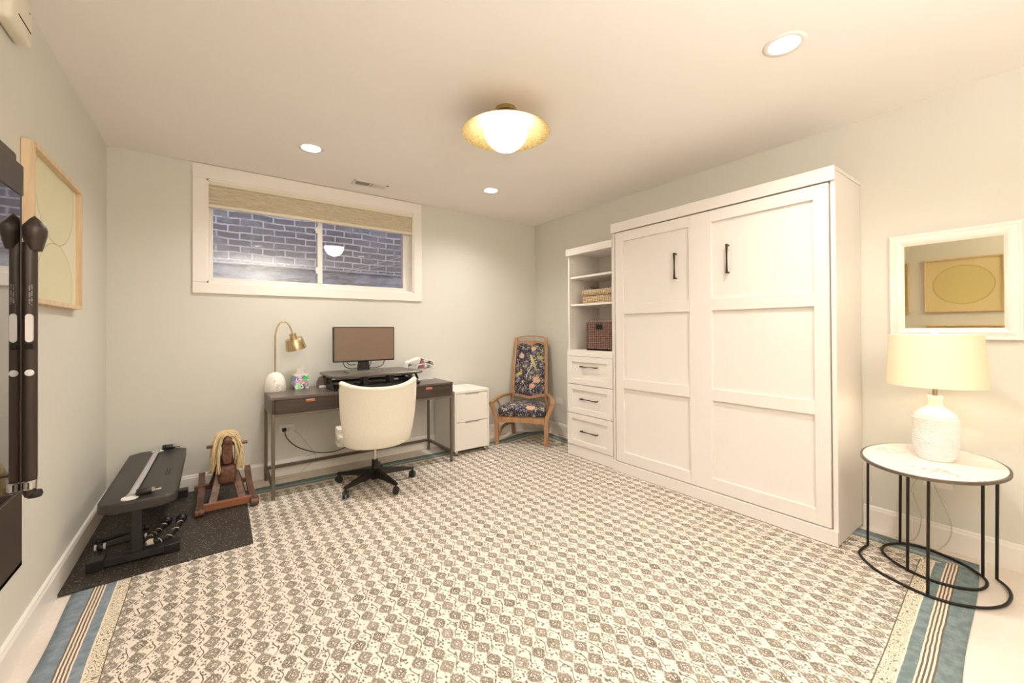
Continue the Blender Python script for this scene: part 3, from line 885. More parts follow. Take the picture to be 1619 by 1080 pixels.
for s in (-1, 1):
    for y0, y1, nm in ((-.195, -.105, 'leg'), (.13, .07, 'leg')):
        b = B(); sweep(b, [(s*.088, y0, .066 if y0 < 0 else .09), (s*.062, (y0+y1)/2, .17), (s*.040, y1, .265)], rect(.042, .026), up=Vector((0, 1, 0))); hobj(nm, b, 'horse_wood')
b = B()      # body, neck and head in one skin of cross-sections running back to front
secs = [((0, .17, .27), .030, .035), ((0, .14, .275), .048, .055), ((0, .03, .28), .050, .062), ((0, -.07, .285), .050, .065), ((0, -.115, .31), .044, .06), ((0, -.13, .37), .034, .055), ((0, -.14, .43), .030, .05), ((0, -.155, .475), .030, .045), ((0, -.20, .490), .028, .034), ((0, -.235, .475), .024, .026)]
rings = []
cs = [Vector(c) for c, _, _ in secs]
for i, (c, rx, rz) in enumerate(secs):
    d = (cs[min(i+1, len(cs)-1)]-cs[max(i-1, 0)]).normalized(); u = Vector((1, 0, 0)); w = d.cross(u)
    rings.append([b.verts.new(Vector(c)+u*rx*math.cos(a)+w*rz*math.sin(a)) for a in [2*PI*k/16 for k in range(16)]])
for A, C in zip(rings, rings[1:]):
    for j in range(16): b.faces.new((A[j], A[(j+1) % 16], C[(j+1) % 16], C[j]))
b.faces.new(rings[0]); b.faces.new(rings[-1])
hobj('body', b, 'horse_wood', smooth=True, sub=1)
b = B()     # flat wooden face board seen from the front
poly = [(-.024, 0), (.024, 0), (.030, .06), (.028, .12), (.022, .165), (.012, .185), (-.012, .185), (-.022, .165), (-.028, .12), (-.030, .06)]
prism(b, poly, 0, .04, lambda a, c, h: (a, -.225+h+(.185-c)*.12, .325+c))
bmesh.ops.bevel(b, geom=list(b.edges), offset=.005, segments=2, affect='EDGES')
hobj('face_board', b, 'horse_wood', smooth=True)
b = B(); box(b, -.05, .05, -.195, -.125, .185, .31, .02, 3); hobj('chest', b, 'horse_wood', smooth=True)
b = B(); tube(b, [(-.118, -.165, .452), (.118, -.165, .452)], .0115, 14); hobj('handle_peg', b, 'horse_wood', smooth=True)
for s in (-1, 1):
    b = B(); prism(b, [(0, 0), (.018, .005), (.012, .04)], -.004, .004, lambda a, c, h: (s*(.022+a), -.175+h, .485+c)); hobj('ear', b, 'horse_wood')
b = B()
rnd = random.Random(3)
for k in range(150):
    s = 1 if k % 2 else -1
    st = Vector((rnd.uniform(-.02, .02), rnd.uniform(-.20, -.06), .515+rnd.uniform(-.006, .02)))
    L = rnd.uniform(.10, .26); sp = rnd.uniform(.045, .088)
    p1 = st+Vector((s*sp*.55, rnd.uniform(-.025, .01), -.01)); p2 = Vector((s*sp, st.y-.03+rnd.uniform(-.01, .03), st.z-L*.5)); p3 = Vector((s*(sp+rnd.uniform(-.01, .012)), st.y-.02+rnd.uniform(-.02, .05), st.z-L))
    if abs(p3.x) < .04: p3.x = s*.045
    tube(b, smooth_pts([st, p1, p2, p3], 4), rnd.uniform(.003, .0048), 5)
hobj('mane', b, 'yarn', smooth=True)
b = B()
for k in range(40):
    s = 1 if k % 2 else -1
    st = Vector((rnd.uniform(-.02, .02), .17, .30)); p1 = Vector((s*rnd.uniform(.02, .075), .19, .24)); p2 = Vector((s*rnd.uniform(.05, .12), .17+rnd.uniform(0, .03), .17))
    tube(b, smooth_pts([st, p1, p2], 4), .0035, 5)
hobj('tail', b, 'yarn', smooth=True)

# ------------------------------------------------------------------ desk
dk = thing('desk', 'long dark wood desk with slim bronze metal legs', 'desk', (1.09, 3.72, 0))
DX0, DX1, DY0, DY1 = .348, 1.832, 3.452, 3.985
b = B(); box(b, DX0, DX1, DY0, DY1, .738, .757, .002); obj('desktop', b, 'desk_top_wood', dk)
b = B(); box(b, DX0+.002, DX0+.02, DY0+.004, DY1-.002, .632, .738); box(b, DX1-.02, DX1-.002, DY0+.004, DY1-.002, .632, .738); box(b, DX0+.02, DX1-.02, DY0+.02, DY1-.002, .632, .645); box(b, DX0+.02, DX1-.02, DY1-.02, DY1-.004, .645, .738)
box(b, 1.08, 1.10, DY0+.004, DY1-.02, .645, .738)
obj('drawer_box', b, 'desk_wood', dk)
for x0, x1, tx in ((DX0+.022, 1.079, .605), (1.101, DX1-.022, 1.586)):
    b = B(); box(b, x0, x1, DY0+.002, DY0+.018, .634, .736, .0015)
    d = obj('drawer', b, 'desk_wood', dk)
    b = B(); box(b, tx-.032, tx+.032, DY0-.014, DY0+.002, .706, .727, .005, 3); obj('pull_tab', b, 'copper_leather', d, smooth=True)
L = .022
for x in (DX0, DX1-L):
    for y in (DY0+.002, DY1-L):
        b = B(); box(b, x, x+L, y, y+L, .008 if y < 3.7 else 0, .632, .001, 1); obj('leg', b, 'bronze_metal', dk)
    b = B(); box(b, x, x+L, DY0+L, DY1-L, .09, .112); obj('side_stretcher', b, 'bronze_metal', dk)
    b = B(); box(b, x, x+L, DY0+L, DY1-L, .612, .632); obj('top_frame', b, 'bronze_metal', dk)
b = B(); box(b, DX0+L, DX1-L, DY1-L, DY1, .09, .112); obj('back_stretcher', b, 'bronze_metal', dk)
b = B(); box(b, DX0+L, DX1-L, DY0+.002, DY0+.002+L, .612, .631); obj('front_rail', b, 'bronze_metal', dk)

# desk lamp
DT = .7575
lp = thing('desk_lamp', 'brass gooseneck desk lamp with white marble dome base', 'lamp', (.412, 3.83, DT))
b = B(); lathe(b, [(0, 0), (.076, 0), (.078, .006), (.0785, .04), (.074, .08), (.062, .115), (.044, .140), (.022, .153), (0, .156)], (.412, 3.83, DT), 40); obj('dome_base', b, 'marble_dome', lp, smooth=True, angle=70)
b = B(); lathe(b, [(0, .0), (.0035, 0), (.0035, .003), (0, .003)], (.40, 3.754, DT+.09), 10, Matrix.Rotation(PI/2, 4, 'X')); obj('switch', b, 'brass', lp)
b = B(); P = smooth_pts([(.412, 3.83, .905), (.412, 3.83, 1.0), (.412, 3.83, 1.15), (.418, 3.83, 1.24), (.440, 3.83, 1.30), (.474, 3.83, 1.325), (.506, 3.83, 1.305), (.527, 3.83, 1.262), (.540, 3.83, 1.215)], 6); tube(b, P, .0062, 12); obj('gooseneck', b, 'brass', lp, smooth=True)
Rm = Matrix.Rotation(math.radians(-14), 4, 'Y') @ Matrix.Rotation(math.radians(8), 4, 'X')
b = B(); lathe(b, [(0, .0), (.026, .0), (.027, -.004), (.027, -.042), (.024, -.042)], (.538, 3.83, 1.223), 32, Rm)
lathe(b, [(.025, -.040), (.064, -.042), (.067, -.046), (.080, -.132), (.078, -.133), (.064, -.050), (.0, -.046)], (.538, 3.83, 1.223), 40, Rm); obj('lamp_shade', b, 'brass', lp, smooth=True, angle=35)
b = B(); lathe(b, [(0, -.10), (.05, -.10), (.062, -.095), (.06, -.06)], (.538, 3.83, 1.223), 32, Rm); obj('inner_diffuser', b, 'cream_plastic', lp, smooth=True)
# tissue box
tb = thing('tissue_box', 'colourful printed tissue box on the desk beside the brass lamp', 'tissue box', (.60, 3.88, DT), .12)
b = B(); box(b, -.055, .055, -.055, .055, 0, .122, .002); obj('box_body', b, 'tissue_box', tb, world=False)
b = B(); box(b, -.0552, .0552, -.0552, .0552, .112, .1225, .001); obj('top_edge', b, 'white_plastic', tb, world=False)
b = B()
R0 = []
for k, (r, z) in enumerate(((.030, .120), (.026, .145), (.034, .165), (.022, .185), (.008, .205))):
    R0.append([b.verts.new((r*(1+.35*math.sin(3*a+k))*math.cos(a)+.004*k, r*.5*(1+.3*math.cos(2*a+k))*math.sin(a), z)) for a in [2*PI*i/18 for i in range(18)]])
for A, C in zip(R0, R0[1:]):
    for j in range(18): b.faces.new((A[j], A[(j+1) % 18], C[(j+1) % 18], C[j]))
b.faces.new(R0[-1]); obj('tissue', b, 'tissue', tb, world=False, smooth=True)
# standing desk riser
rs = thing('desk_riser', 'dark sit-stand desk riser platform standing on the desk', 'desk riser', (1.15, 3.7, DT))
RZ = .880
b = B(); prism(b, [(.80, 3.46), (1.505, 3.46), (1.545, 3.50), (1.545, 3.90), (1.50, 3.99), (.82, 3.99), (.765, 3.93), (.765, 3.52)], RZ-.018, RZ, lambda a, c, h: (a, c, h))
bmesh.ops.bevel(b, geom=list(b.edges), offset=.003, segments=1, affect='EDGES'); obj('upper_platform', b, 'desk_top_wood', rs)
b = B(); prism(b, [(.84, 3.42), (1.48, 3.42), (1.50, 3.44), (1.50, 3.66), (.82, 3.66), (.82, 3.44)], DT+.02, DT+.034, lambda a, c, h: (a, c, h)); obj('keyboard_tray', b, 'soft_black', rs)
for x in (.79, 1.49):
    b = B(); prism(b, [(3.50, 0), (3.95, 0), (3.95, .03), (3.90, .045), (3.56, .045), (3.50, .02)], 0, .028, lambda a, c, h: (x+h, a, DT+c)); sr = obj('base_rail', b, 'black_plastic', rs)
    for s in (0, 1):
        b = B(); sweep(b, [(x+.014, 3.58 if s else 3.90, DT+.04), (x+.014, 3.88 if s else 3.62, RZ-.02)], rect(.018, .014)); obj('scissor_arm', b, 'dull_steel' if s else 'black_plastic', rs)
b = B(); box(b, .80, 1.51, 3.86, 3.89, DT+.03, DT+.05); box(b, .82, 1.50, 3.58, 3.60, RZ-.035, RZ-.018); box(b, 1.02, 1.06, 3.5, 3.6, DT+.034, RZ-.018); box(b, 1.24, 1.28, 3.5, 3.6, DT+.034, RZ-.018); obj('cross_beam', b, 'black_plastic', rs)
b = B(); prism(b, [(-.055, 0), (.055, 0), (.055, .05), (.04, .09), (0, .105), (-.04, .09), (-.055, .05)], 0, .03, lambda a, c, h: (.765+a+.01, 3.80+h, DT+c)); obj('end_cover', b, 'grey_brown', rs)
b = B(); box(b, .735, .80, 3.792, 3.835, DT, DT+.02, .003); obj('end_foot', b, 'white_grip', rs)
b = B(); box(b, .80, .87, 3.405, 3.43, DT+.006, DT+.026, .003); obj('release_lever', b, 'dull_steel', rs)
b = B(); P = smooth_pts([(1.50, 3.55, RZ-.02), (1.53, 3.60, DT+.07), (1.56, 3.66, DT+.03), (1.545, 3.8, DT+.008)], 6); tube(b, P, .012, 8); obj('gas_strut', b, 'black_plastic', rs, smooth=True)
# monitor
mn = thing('monitor', 'dark flat computer monitor on the desk riser', 'monitor', (1.1, 3.75, RZ))
b = B(); box(b, .838, 1.376, 3.748, 3.785, .970, 1.278, .004); obj('casing', b, 'black_plastic', mn)
b = B(); box(b, .846, 1.368, 3.7462, 3.7485, .982, 1.270); obj('screen', b, 'screen_dark', mn)
b = B(); prism(b, [(-.055, 0), (.055, 0), (.042, .11), (-.042, .11)], 0, .02, lambda a, c, h: (1.105+a, 3.785+h, RZ+.012+c)); obj('stand_neck', b, 'black_plastic', mn)
b = B(); prism(b, rrect(.30, .19, .02), 0, .01, lambda a, c, h: (1.09+a, 3.74+c, RZ+.0005+h)); obj('stand_base', b, 'dull_steel', mn)
for pts in ([(.93, 3.79, .985), (.945, 3.80, .93), (1.0, 3.81, .905), (1.06, 3.80, .91)], [(.955, 3.80, .99), (.98, 3.80, .945), (1.04, 3.80, .94)], [(1.30, 3.80, .985), (1.285, 3.80, .93), (1.23, 3.81, .905), (1.13, 3.80, .905)], [(1.18, 3.80, .985), (1.165, 3.80, .93), (1.13, 3.80, .9)]):
    b = B(); tube(b, smooth_pts(pts, 6), .0035, 8); obj('cable', b, 'dark_cord', mn, smooth=True)
# white holder on the desk
wh = thing('paper_holder', 'white holder with curved flaps at the right end of the desk', 'desk holder', (1.68, 3.84, DT))
b = B(); prism(b, [(-.125, 0), (.105, 0), (.10, .095), (.075, .135), (.02, .10), (-.06, .10), (-.115, .115)], 0, .13, lambda a, c, h: (1.69+a, 3.79+h, DT+c)); obj('holder_body', b, 'white_gloss', wh)
b = B(); P = smooth_pts([(1.50, 3.80, .885), (1.52, 3.80, .935), (1.58, 3.80, .955), (1.64, 3.80, .975), (1.70, 3.80, .955), (1.77, 3.80, .935), (1.775, 3.80, .89), (1.70, 3.80, .915), (1.60, 3.80, .905)], 5)
sweep(b, P, rect(.008, .10), up=Vector((0, 1, 0))); obj('curved_flap', b, 'white_gloss', wh, smooth=True)
b = B(); prism(b, [(-.03, 0), (.03, 0), (.035, .05), (.01, .10), (-.01, .05)], 0, .03, lambda a, c, h: (1.655+a, 3.765+h, .868+c)); obj('pink_insert', b, 'pink_item', wh)
for tri, d_, fn in (([(0, .012), (.06, .03), (.06, .0)], .01, lambda a, c, h: (1.695+a, 3.783+h, .91+c)), ([(0, .0), (.06, .02), (.0, .035)], .01, lambda a, c, h: (1.515+a, 3.783+h, .89+c)), ([(0, .004), (.05, .010), (.05, .0)], .006, lambda a, c, h: (1.70+a, 3.7865+h, .868+c))):
    b = B(); prism(b, tri, 0, d_, fn); obj('dark_opening', b, 'grey_brown', wh)

# ------------------------------------------------------------------ office chair
oc = thing('office_chair', 'cream boucle swivel chair on a black five-star base at the desk', 'chair', (1.058, 3.33, .0085), math.radians(-6))
def cobj(n, b, m, p=None, **k): return obj(n, b, m, p or oc, world=False, **k)
b = B(); lathe(b, [(0, .045), (.030, .045), (.032, .05), (.032, .12), (.024, .135), (.024, .20), (0, .20)], (0, 0, 0), 24); cobj('hub', b, 'black_metal', smooth=True)
b = B(); lathe(b, [(0, .19), (.013, .19), (.013, .33), (0, .33)], (0, 0, 0), 20); cobj('gas_lift', b, 'chrome', smooth=True)
for k in range(5):
    a = math.radians(216+72*k); R = Matrix.Rotation(a, 4, 'Z')
    b = B(); V8 = []
    for x, w, z0, z1 in ((.015, .030, .075, .130), (.17, .022, .072, .108), (.315, .015, .068, .084)):
        V8.append([b.verts.new(R @ Vector(p)) for p in ((x, -w, z0), (x, w, z0), (x, w*.6, z1), (x, -w*.6, z1))])
    for A, C in zip(V8, V8[1:]):
        for j in range(4): b.faces.new((A[j], A[(j+1) % 4], C[(j+1) % 4], C[j]))
    b.faces.new(V8[0]); b.faces.new(V8[-1]); lg = cobj('base_leg', b, 'black_metal')
    b = B(); c = R @ Vector((.305, 0, 0)); sp = Matrix.Rotation(a+.9, 4, 'Z')
    for s in (-1, 1):
        lathe(b, [(0, -.009), (.023, -.009), (.025, -.006), (.025, .006), (.023, .009), (0, .009)], Vector((c.x, c.y, .026))+(sp @ Vector((0, s*.014, 0))), 20, sp @ Matrix.Rotation(PI/2, 4, 'X'))
    lathe(b, [(.0, .03), (.008, .03), (.008, .07), (0, .07)], (c.x, c.y, 0), 12)
    box(b, -.018, .018, -.008, .008, .028, .055, .004, mat=Matrix.Translation((c.x, c.y, 0)) @ sp)
    cobj('caster', b, 'black_plastic', lg, smooth=True)
b = B(); box(b, -.12, .12, -.10, .12, .318, .345, .005); cobj('seat_plate', b, 'black_metal')
b = B()   # seat cushion
prism(b, rrect(.56, .50, .17, 8), .345, .475, lambda a, c, h: (a, c+.05, h))
bmesh.ops.bevel(b, geom=[e for e in b.edges if abs(e.verts[0].co.z-e.verts[1].co.z) < 1e-5], offset=.045, segments=5, affect='EDGES')
cobj('seat', b, 'boucle', smooth=True, angle=80)
b = B()   # wrapped back shell: arc in plan, top edge scooped
NA, NZ = 28, 14; outer = {}; inner = {}
for i in range(NA+1):
    s = -1+2*i/NA
    for j in range(NZ+1):
        t_ = j/NZ
        zt = .815+.052*abs(s)**2.2; zb = .335+.03*abs(s)**3
        z = zb+(zt-zb)*t_
        wd = .250+.050*math.sin(min(1, t_*1.15)*PI/2)-.01*t_
        ang = s*1.02
        x = wd*1.19*math.sin(ang)
        depth = .235+.06*t_
        y = -depth*math.cos(ang)+(.03 if t_ < .2 else 0)*(1-t_/.2)-.02
        th = .052*(1-.25*abs(s))
        n = Vector((math.sin(ang), -math.cos(ang), 0)).normalized()
        p = Vector((x, y, z)); outer[i, j] = b.verts.new(p); inner[i, j] = b.verts.new(p-n*th)
for g, fl in ((outer, 0), (inner, 1)):
    for i in range(NA):
        for j in range(NZ): b.faces.new((g[i, j], g[i+1, j], g[i+1, j+1], g[i, j+1]))
for i in range(NA):
    b.faces.new((outer[i, 0], inner[i, 0], inner[i+1, 0], outer[i+1, 0])); b.faces.new((outer[i, NZ], outer[i+1, NZ], inner[i+1, NZ], inner[i, NZ]))
for j in range(NZ):
    b.faces.new((outer[0, j], outer[0, j+1], inner[0, j+1], inner[0, j])); b.faces.new((outer[NA, j], inner[NA, j], inner[NA, j+1], outer[NA, j+1]))
bmesh.ops.recalc_face_normals(b, faces=b.faces)
es = [e for e in b.edges if len(e.link_faces) == 2 and e.calc_face_angle(0) > .8]
bmesh.ops.bevel(b, geom=es, offset=.016, segments=3, affect='EDGES', profile=.6)
cobj('backrest', b, 'boucle', smooth=True, angle=80)
b = B()
P = [Vector((outer_s*.0, 0, 0)) for outer_s in ()]
for zoff in (.018,):
    pts = []
    for i in range(NA+1):
        s = -1+2*i/NA; ang = s*1.02; x = .29*1.19*math.sin(ang); y = -(.295)*math.cos(ang)-.021
        pts.append((x, y, .815+.052*abs(s)**2.2-zoff))
    tube(b, pts, .0022, 6)
cobj('piping', b, 'boucle', oc, smooth=True)

# ------------------------------------------------------------------ file cabinet
fc = thing('file_cabinet', 'small white two-drawer file cabinet on casters by the desk', 'file cabinet', (2.1, 3.78, 0), 0)
FX0, FX1, FY0, FY1 = 1.908, 2.305, 3.56, 3.99
b = B(); box(b, FX0, FX1, FY0+.016, FY1, .052, .622); box(b, FX0-.001, FX1+.001, FY0, FY1, .618, .645, .002); box(b, FX0, FX0+.018, FY0, FY0+.02, .052, .62); box(b, FX1-.018, FX1, FY0, FY0+.02, .052, .62)
obj('cabinet_body', b, 'white_plastic', fc)
for z0, z1 in ((.338, .612), (.058, .330)):
    b = B(); m = (FX0+FX1)/2
    prism(b, [(FX0+.020, z0), (FX1-.020, z0), (FX1-.020, z1), (m+.085, z1), (m+.075, z1-.013), (m-.075, z1-.013), (m-.085, z1), (FX0+.020, z1)], FY0+.001, FY0+.017, lambda a, c, h: (a, h, c))
    d = obj('drawer', b, 'white_plastic', fc)
    b = B(); box(b, m-.075, m+.075, FY0+.003, FY0+.0155, z1-.013, z1+.0); obj('finger_pull', b, 'grey_strap', d)
for x in (FX0+.035, FX1-.035):
    for y in (FY0+.035, FY1-.04):
        b = B(); lathe(b, [(0, -.012), (.018, -.012), (.020, -.008), (.020, .008), (.018, .012), (0, .012)], (x, y, .0285), 18, Matrix.Rotation(PI/2, 4, 'Y')); box(b, x-.016, x+.016, y-.01, y+.012, .036, .053, .002)
        obj('caster', b, 'chrome', fc, smooth=True)

# ------------------------------------------------------------------ armchair in the corner
ac = thing('armchair', 'high-backed wooden armchair with dark floral upholstery in the corner', 'armchair', (2.667, 3.487, .008), math.radians(-49.5))
def aobj(n, b, m, p=None, **k): return obj(n, b, m, p or ac, world=False, **k)
def beam(pts, w, h, up=(0, 1, 0), k=6, sc=None):
    b = B(); P = smooth_pts(pts, k); s = None
    if sc: s = [sc[0]+(sc[1]-sc[0])*i/(len(P)-1) for i in range(len(P))]
    sweep(b, P, [(-w/2, -h/2), (-w/2*.6, -h/2*1.15), (w/2*.6, -h/2*1.15), (w/2, -h/2), (w/2, h/2), (w/2*.6, h/2*1.15), (-w/2*.6, h/2*1.15), (-w/2, h/2)], up=Vector(up), scales=s); return b
for s in (-1, 1):
    aobj('front_leg', beam([(s*.268, .0, 0), (s*.272, 0, .14), (s*.272, 0, .27), (s*.300, .005, .35), (s*.335, .015, .43)], .040, .036), 'armchair_wood', smooth=True)
    aobj('rear_leg', beam([(s*.20, .50, 0), (s*.20, .47, .16), (s*.20, .46, .28)], .036, .034), 'armchair_wood' if s > 0 else 'armchair_wood', smooth=True)
    aobj('back_post', beam([(s*.208, .445, .27), (s*.202, .465, .45), (s*.195, .53, .80), (s*.182, .60, 1.135)], .036, .030), 'armchair_wood', smooth=True)
    aobj('armrest', beam([(s*.337, .0, .437), (s*.328, .10, .452), (s*.285, .27, .478), (s*.212, .44, .48)], .042, .024, up=(0, 0, 1)), 'armchair_wood', smooth=True)
    aobj('side_rail', beam([(s*.268, .02, .262), (s*.23, .25, .262), (s*.205, .45, .262)], .026, .05, up=(0, 0, 1)), 'armchair_wood')
    aobj('arm_spindle', beam([(s*.25, .16, .27), (s*.27, .17, .36), (s*.31, .16, .455)], .018, .018), 'armchair_wood', smooth=True)
    aobj('side_stretcher', beam([(s*.262, .03, .085), (s*.24, .15, .155), (s*.21, .32, .16), (s*.20, .47, .12)], .02, .026, up=(0, 0, 1)), 'armchair_wood', smooth=True)
b = B(); N = 20
lo = [(-.25+.5*i/N, .232+.012*math.sin(PI*i/N)) for i in range(N+1)]
prism(b, lo+[(.25, .292), (-.25, .292)], -.012, .016, lambda a, c, h: (a, h, c)); aobj('front_rail', b, 'armchair_wood')
b = B(); N = 24
lo = [(-.195+.39*i/N, .452-.030*math.exp(-((i/N-.5)/.24)**2)+0*.01) for i in range(N+1)]
prism(b, lo+[(x, z+.032) for x, z in reversed(lo)], 0, .024, lambda a, c, h: (a, .452+h+(c-.4)*.16, c)); aobj('lower_back_rail', b, 'armchair_wood')
b = B()
lo = [(-.178+.356*i/N, 1.060-.016*math.cos(4*PI*i/N)) for i in range(N+1)]; hi = [(-.178+.356*i/N, 1.088+.018*math.sin(PI*i/N)) for i in range(N+1)]
prism(b, lo+hi[::-1], 0, .022, lambda a, c, h: (a, .578+h+(c-1.06)*.2, c)); aobj('upper_back_rail', b, 'armchair_wood')
b = B()
hi = [(-.19+.38*i/N, 1.128+.022*math.sin(PI*i/N)) for i in range(N+1)]
prism(b, hi+[(x, z+.016) for x, z in reversed(hi)], 0, .026, lambda a, c, h: (a, .590+h+(c-1.12)*.2, c)); aobj('crest_rail', b, 'armchair_wood')
b = B()
def backpt(a, c, h):
    return (a, .468+(c-.46)*.205-h, c)
NX, NZ = 16, 22; F = {}; G = {}
for i in range(NX+1):
    for j in range(NZ+1):
        u, v = i/NX, j/NZ
        zb = .472-.018*math.exp(-((u-.5)/.24)**2); zt = 1.062-.014*math.cos(4*PI*u)
        z = zb+(zt-zb)*v; w = .186-.018*v; x = (-1+2*u)*w
        bul = .030*(1-(2*u-1)**6)*(1-(2*v-1)**8)
        F[i, j] = b.verts.new(backpt(x, z, .004+bul)); G[i, j] = b.verts.new(backpt(x, z, -.018))
for i in range(NX):
    for j in range(NZ):
        b.faces.new((F[i, j], F[i+1, j], F[i+1, j+1], F[i, j+1])); b.faces.new((G[i, j], G[i, j+1], G[i+1, j+1], G[i+1, j]))
for i in range(NX):
    b.faces.new((F[i, 0], G[i, 0], G[i+1, 0], F[i+1, 0])); b.faces.new((F[i, NZ], F[i+1, NZ], G[i+1, NZ], G[i, NZ]))
for j in range(NZ):
    b.faces.new((F[0, j], F[0, j+1], G[0, j+1], G[0, j])); b.faces.new((F[NX, j], G[NX, j], G[NX, j+1], F[NX, j+1]))
aobj('back_panel', b, 'floral', smooth=True)
b = B()
prism(b, [(-.255, .0), (.255, .0), (.262, .04), (.20, .44), (-.20, .44), (-.262, .04)], .292, .415, lambda a, c, h: (a, c, h))
bmesh.ops.subdivide_edges(b, edges=list(b.edges), cuts=4, use_grid_fill=True)
for v in b.verts:
    t_ = (v.co.z-.292)/.123
    v.co.z += .018*t_*(1-(v.co.x/.26)**2)*(1-((v.co.y-.2)/.26)**2)
    k = 1-.07*abs(2*t_-1)**3; v.co.x *= k; v.co.y = .2+(v.co.y-.2)*k
aobj('seat_cushion', b, 'floral', smooth=True, sub=1, angle=60)

# ------------------------------------------------------------------ side table
TT = .575
tbl = thing('side_table', 'oval marble-topped side table with thin black rod legs', 'side table', (2.94, .43, 0))
CX, CY, AX, AY = 2.945, .428, .365, .262
def ell(cx, cy, ax, ay, z, n=64, rot=0., a0=0, a1=2*PI):
    out = []
    for i in range(n):
        a = a0+(a1-a0)*i/(n if abs(a1-a0-2*PI) < 1e-6 else n-1); x, y = ax*math.cos(a), ay*math.sin(a)
        out.append((cx+x*math.cos(rot)-y*math.sin(rot), cy+x*math.sin(rot)+y*math.cos(rot), z))
    return out
b = B(); E0 = ell(CX, CY, AX-.006, AY-.006, 0); prism(b, [(p[0], p[1]) for p in E0], TT-.016, TT, lambda a, c, h: (a, c, h)); obj('marble_top', b, 'marble', tbl, smooth=True)
b = B(); sweep(b, ell(CX, CY, AX, AY, TT-.008), rect(.008, .013), closed=True); obj('top_rim', b, 'bronze_metal', tbl, smooth=True, angle=30)
b = B(); R1 = smooth_pts([(3.0, .692, .014), (2.92, .700, .014), (2.84, .688, .014), (2.73, .600, .014), (2.675, .49, .014), (2.655, .40, .014), (2.675, .31, .014), (2.735, .235, .014), (2.83, .185, .014), (2.94, .172, .014), (3.03, .187, .014), (3.099, .225, .014)], 6)
tube(b, R1, .0065, 10); obj('outer_ring', b, 'black_metal', tbl, smooth=True)
b = B(); tube(b, smooth_pts([(3.171, .588, .014), (3.08, .632, .014), (2.98, .625, .014), (2.90, .565, .014), (2.845, .48, .014), (2.83, .40, .014), (2.855, .32, .014), (2.91, .265, .014), (2.99, .248, .014), (3.07, .268, .014), (3.15, .34, .014), (3.205, .45, .014), (3.21, .53, .014)], 5, True), .0065, 10, True); obj('inner_ring', b, 'black_metal', tbl, smooth=True)
for p0, p1 in (((3.0, .692), (2.86, .655)), ((2.655, .40), (2.615, .387)), ((3.099, .225), (2.90, .205)), ((3.171, .588), (3.00, .55)), ((2.84, .50), (2.79, .485)), ((3.07, .268), (2.85, .245))):
    q = Vector((*p0, .014)); w = Vector((*p1, TT-.016))
    b = B(); tube(b, [q, w], .0062, 12); obj('leg', b, 'black_metal', tbl, smooth=True)
# table lamp
LX, LY = 2.985, .415
tl = thing('table_lamp', 'white hobnail ceramic table lamp with a glowing cream drum shade', 'lamp', (LX, LY, TT))
prof = [(0, 0), (.066, 0), (.069, .004), (.069, .012), (.074, .03), (.080, .07), (.083, .12), (.084, .17), (.082, .215), (.074, .235), (.056, .250), (.038, .262), (.030, .275), (.028, .295), (.029, .318), (.027, .322), (0, .322)]
b = B(); lathe(b, prof, (LX, LY, TT+.001), 64)
for r_ in range(18):
    z = .022+.0125*r_*.98; R_ = .071+.012*min(1, max(0, (z-.02)/.06))
    if z > .215: continue
    n = 36
    for k in range(n):
        a = 2*PI*(k+.5*(r_ % 2))/n
        mtx = Matrix.Translation((LX+R_*math.cos(a), LY+R_*math.sin(a), TT+z)) @ Matrix.Rotation(a, 4, 'Z') @ Matrix.Diagonal((.75, 1., .95, 1))
        bmesh.ops.create_uvsphere(b, u_segments=6, v_segments=4, radius=.0062, matrix=mtx)
obj('ceramic_base', b, 'hobnail_glaze', tl, smooth=True, angle=50)
SZ0, SZ1 = .952, 1.212
b = B(); lathe(b, [(.186, SZ0), (.1705, SZ1), (.169, SZ1), (.1845, SZ0), (.186, SZ0)], (LX, LY, 0), 64); obj('lamp_shade', b, 'shade', tl, smooth=True, angle=60)
b = B(); lathe(b, [(0, TT+.318), (.010, TT+.318), (.010, TT+.40), (.017, TT+.405), (.017, TT+.45), (0, TT+.45)], (LX, LY, 0), 16); obj('socket', b, 'brass', tl, smooth=True)
b = B()
for k in range(3):
    a = 2*PI*k/3+.3; tube(b, [(LX, LY, SZ1-.005), (LX+.169*math.cos(a), LY+.169*math.sin(a), SZ1-.006)], .0018, 6)
tube(b, smooth_pts([(LX, LY-.01, TT+.42), (LX, LY-.06, TT+.48), (LX, LY-.05, TT+.58), (LX, LY, SZ1-.005), (LX, LY+.05, TT+.58), (LX, LY+.06, TT+.48), (LX, LY+.01, TT+.42)], 5), .0018, 6)
obj('harp', b, 'brass', tl, smooth=True)
b = B(); lathe(b, [(0, 0), (.010, 0), (.014, .006), (.012, .014), (0, .018)], (LX, LY, SZ1-.003), 16); obj('finial', b, 'white_gloss', tl, smooth=True)
b = B(); bmesh.ops.create_uvsphere(b, u_segments=16, v_segments=10, radius=.03, matrix=Matrix.Translation((LX, LY, TT+.485))); 
m_emit('bulb_glow', (1., .91, .77), 66.); obj('bulb', b, 'bulb_glow', tl, smooth=True)
cable('lamp_cord', [(3.08, .42, TT-.03), (3.20, .50, .42), (3.31, .56, .30), (3.30, .52, .16), (3.30, .55, .012), (3.25, .62, .012), (3.24, .50, .012), (3.28, .44, .012), (3.305, .40, .14), (3.318, .47, .355)], .0022, 'pale_cord', '', par=tl)

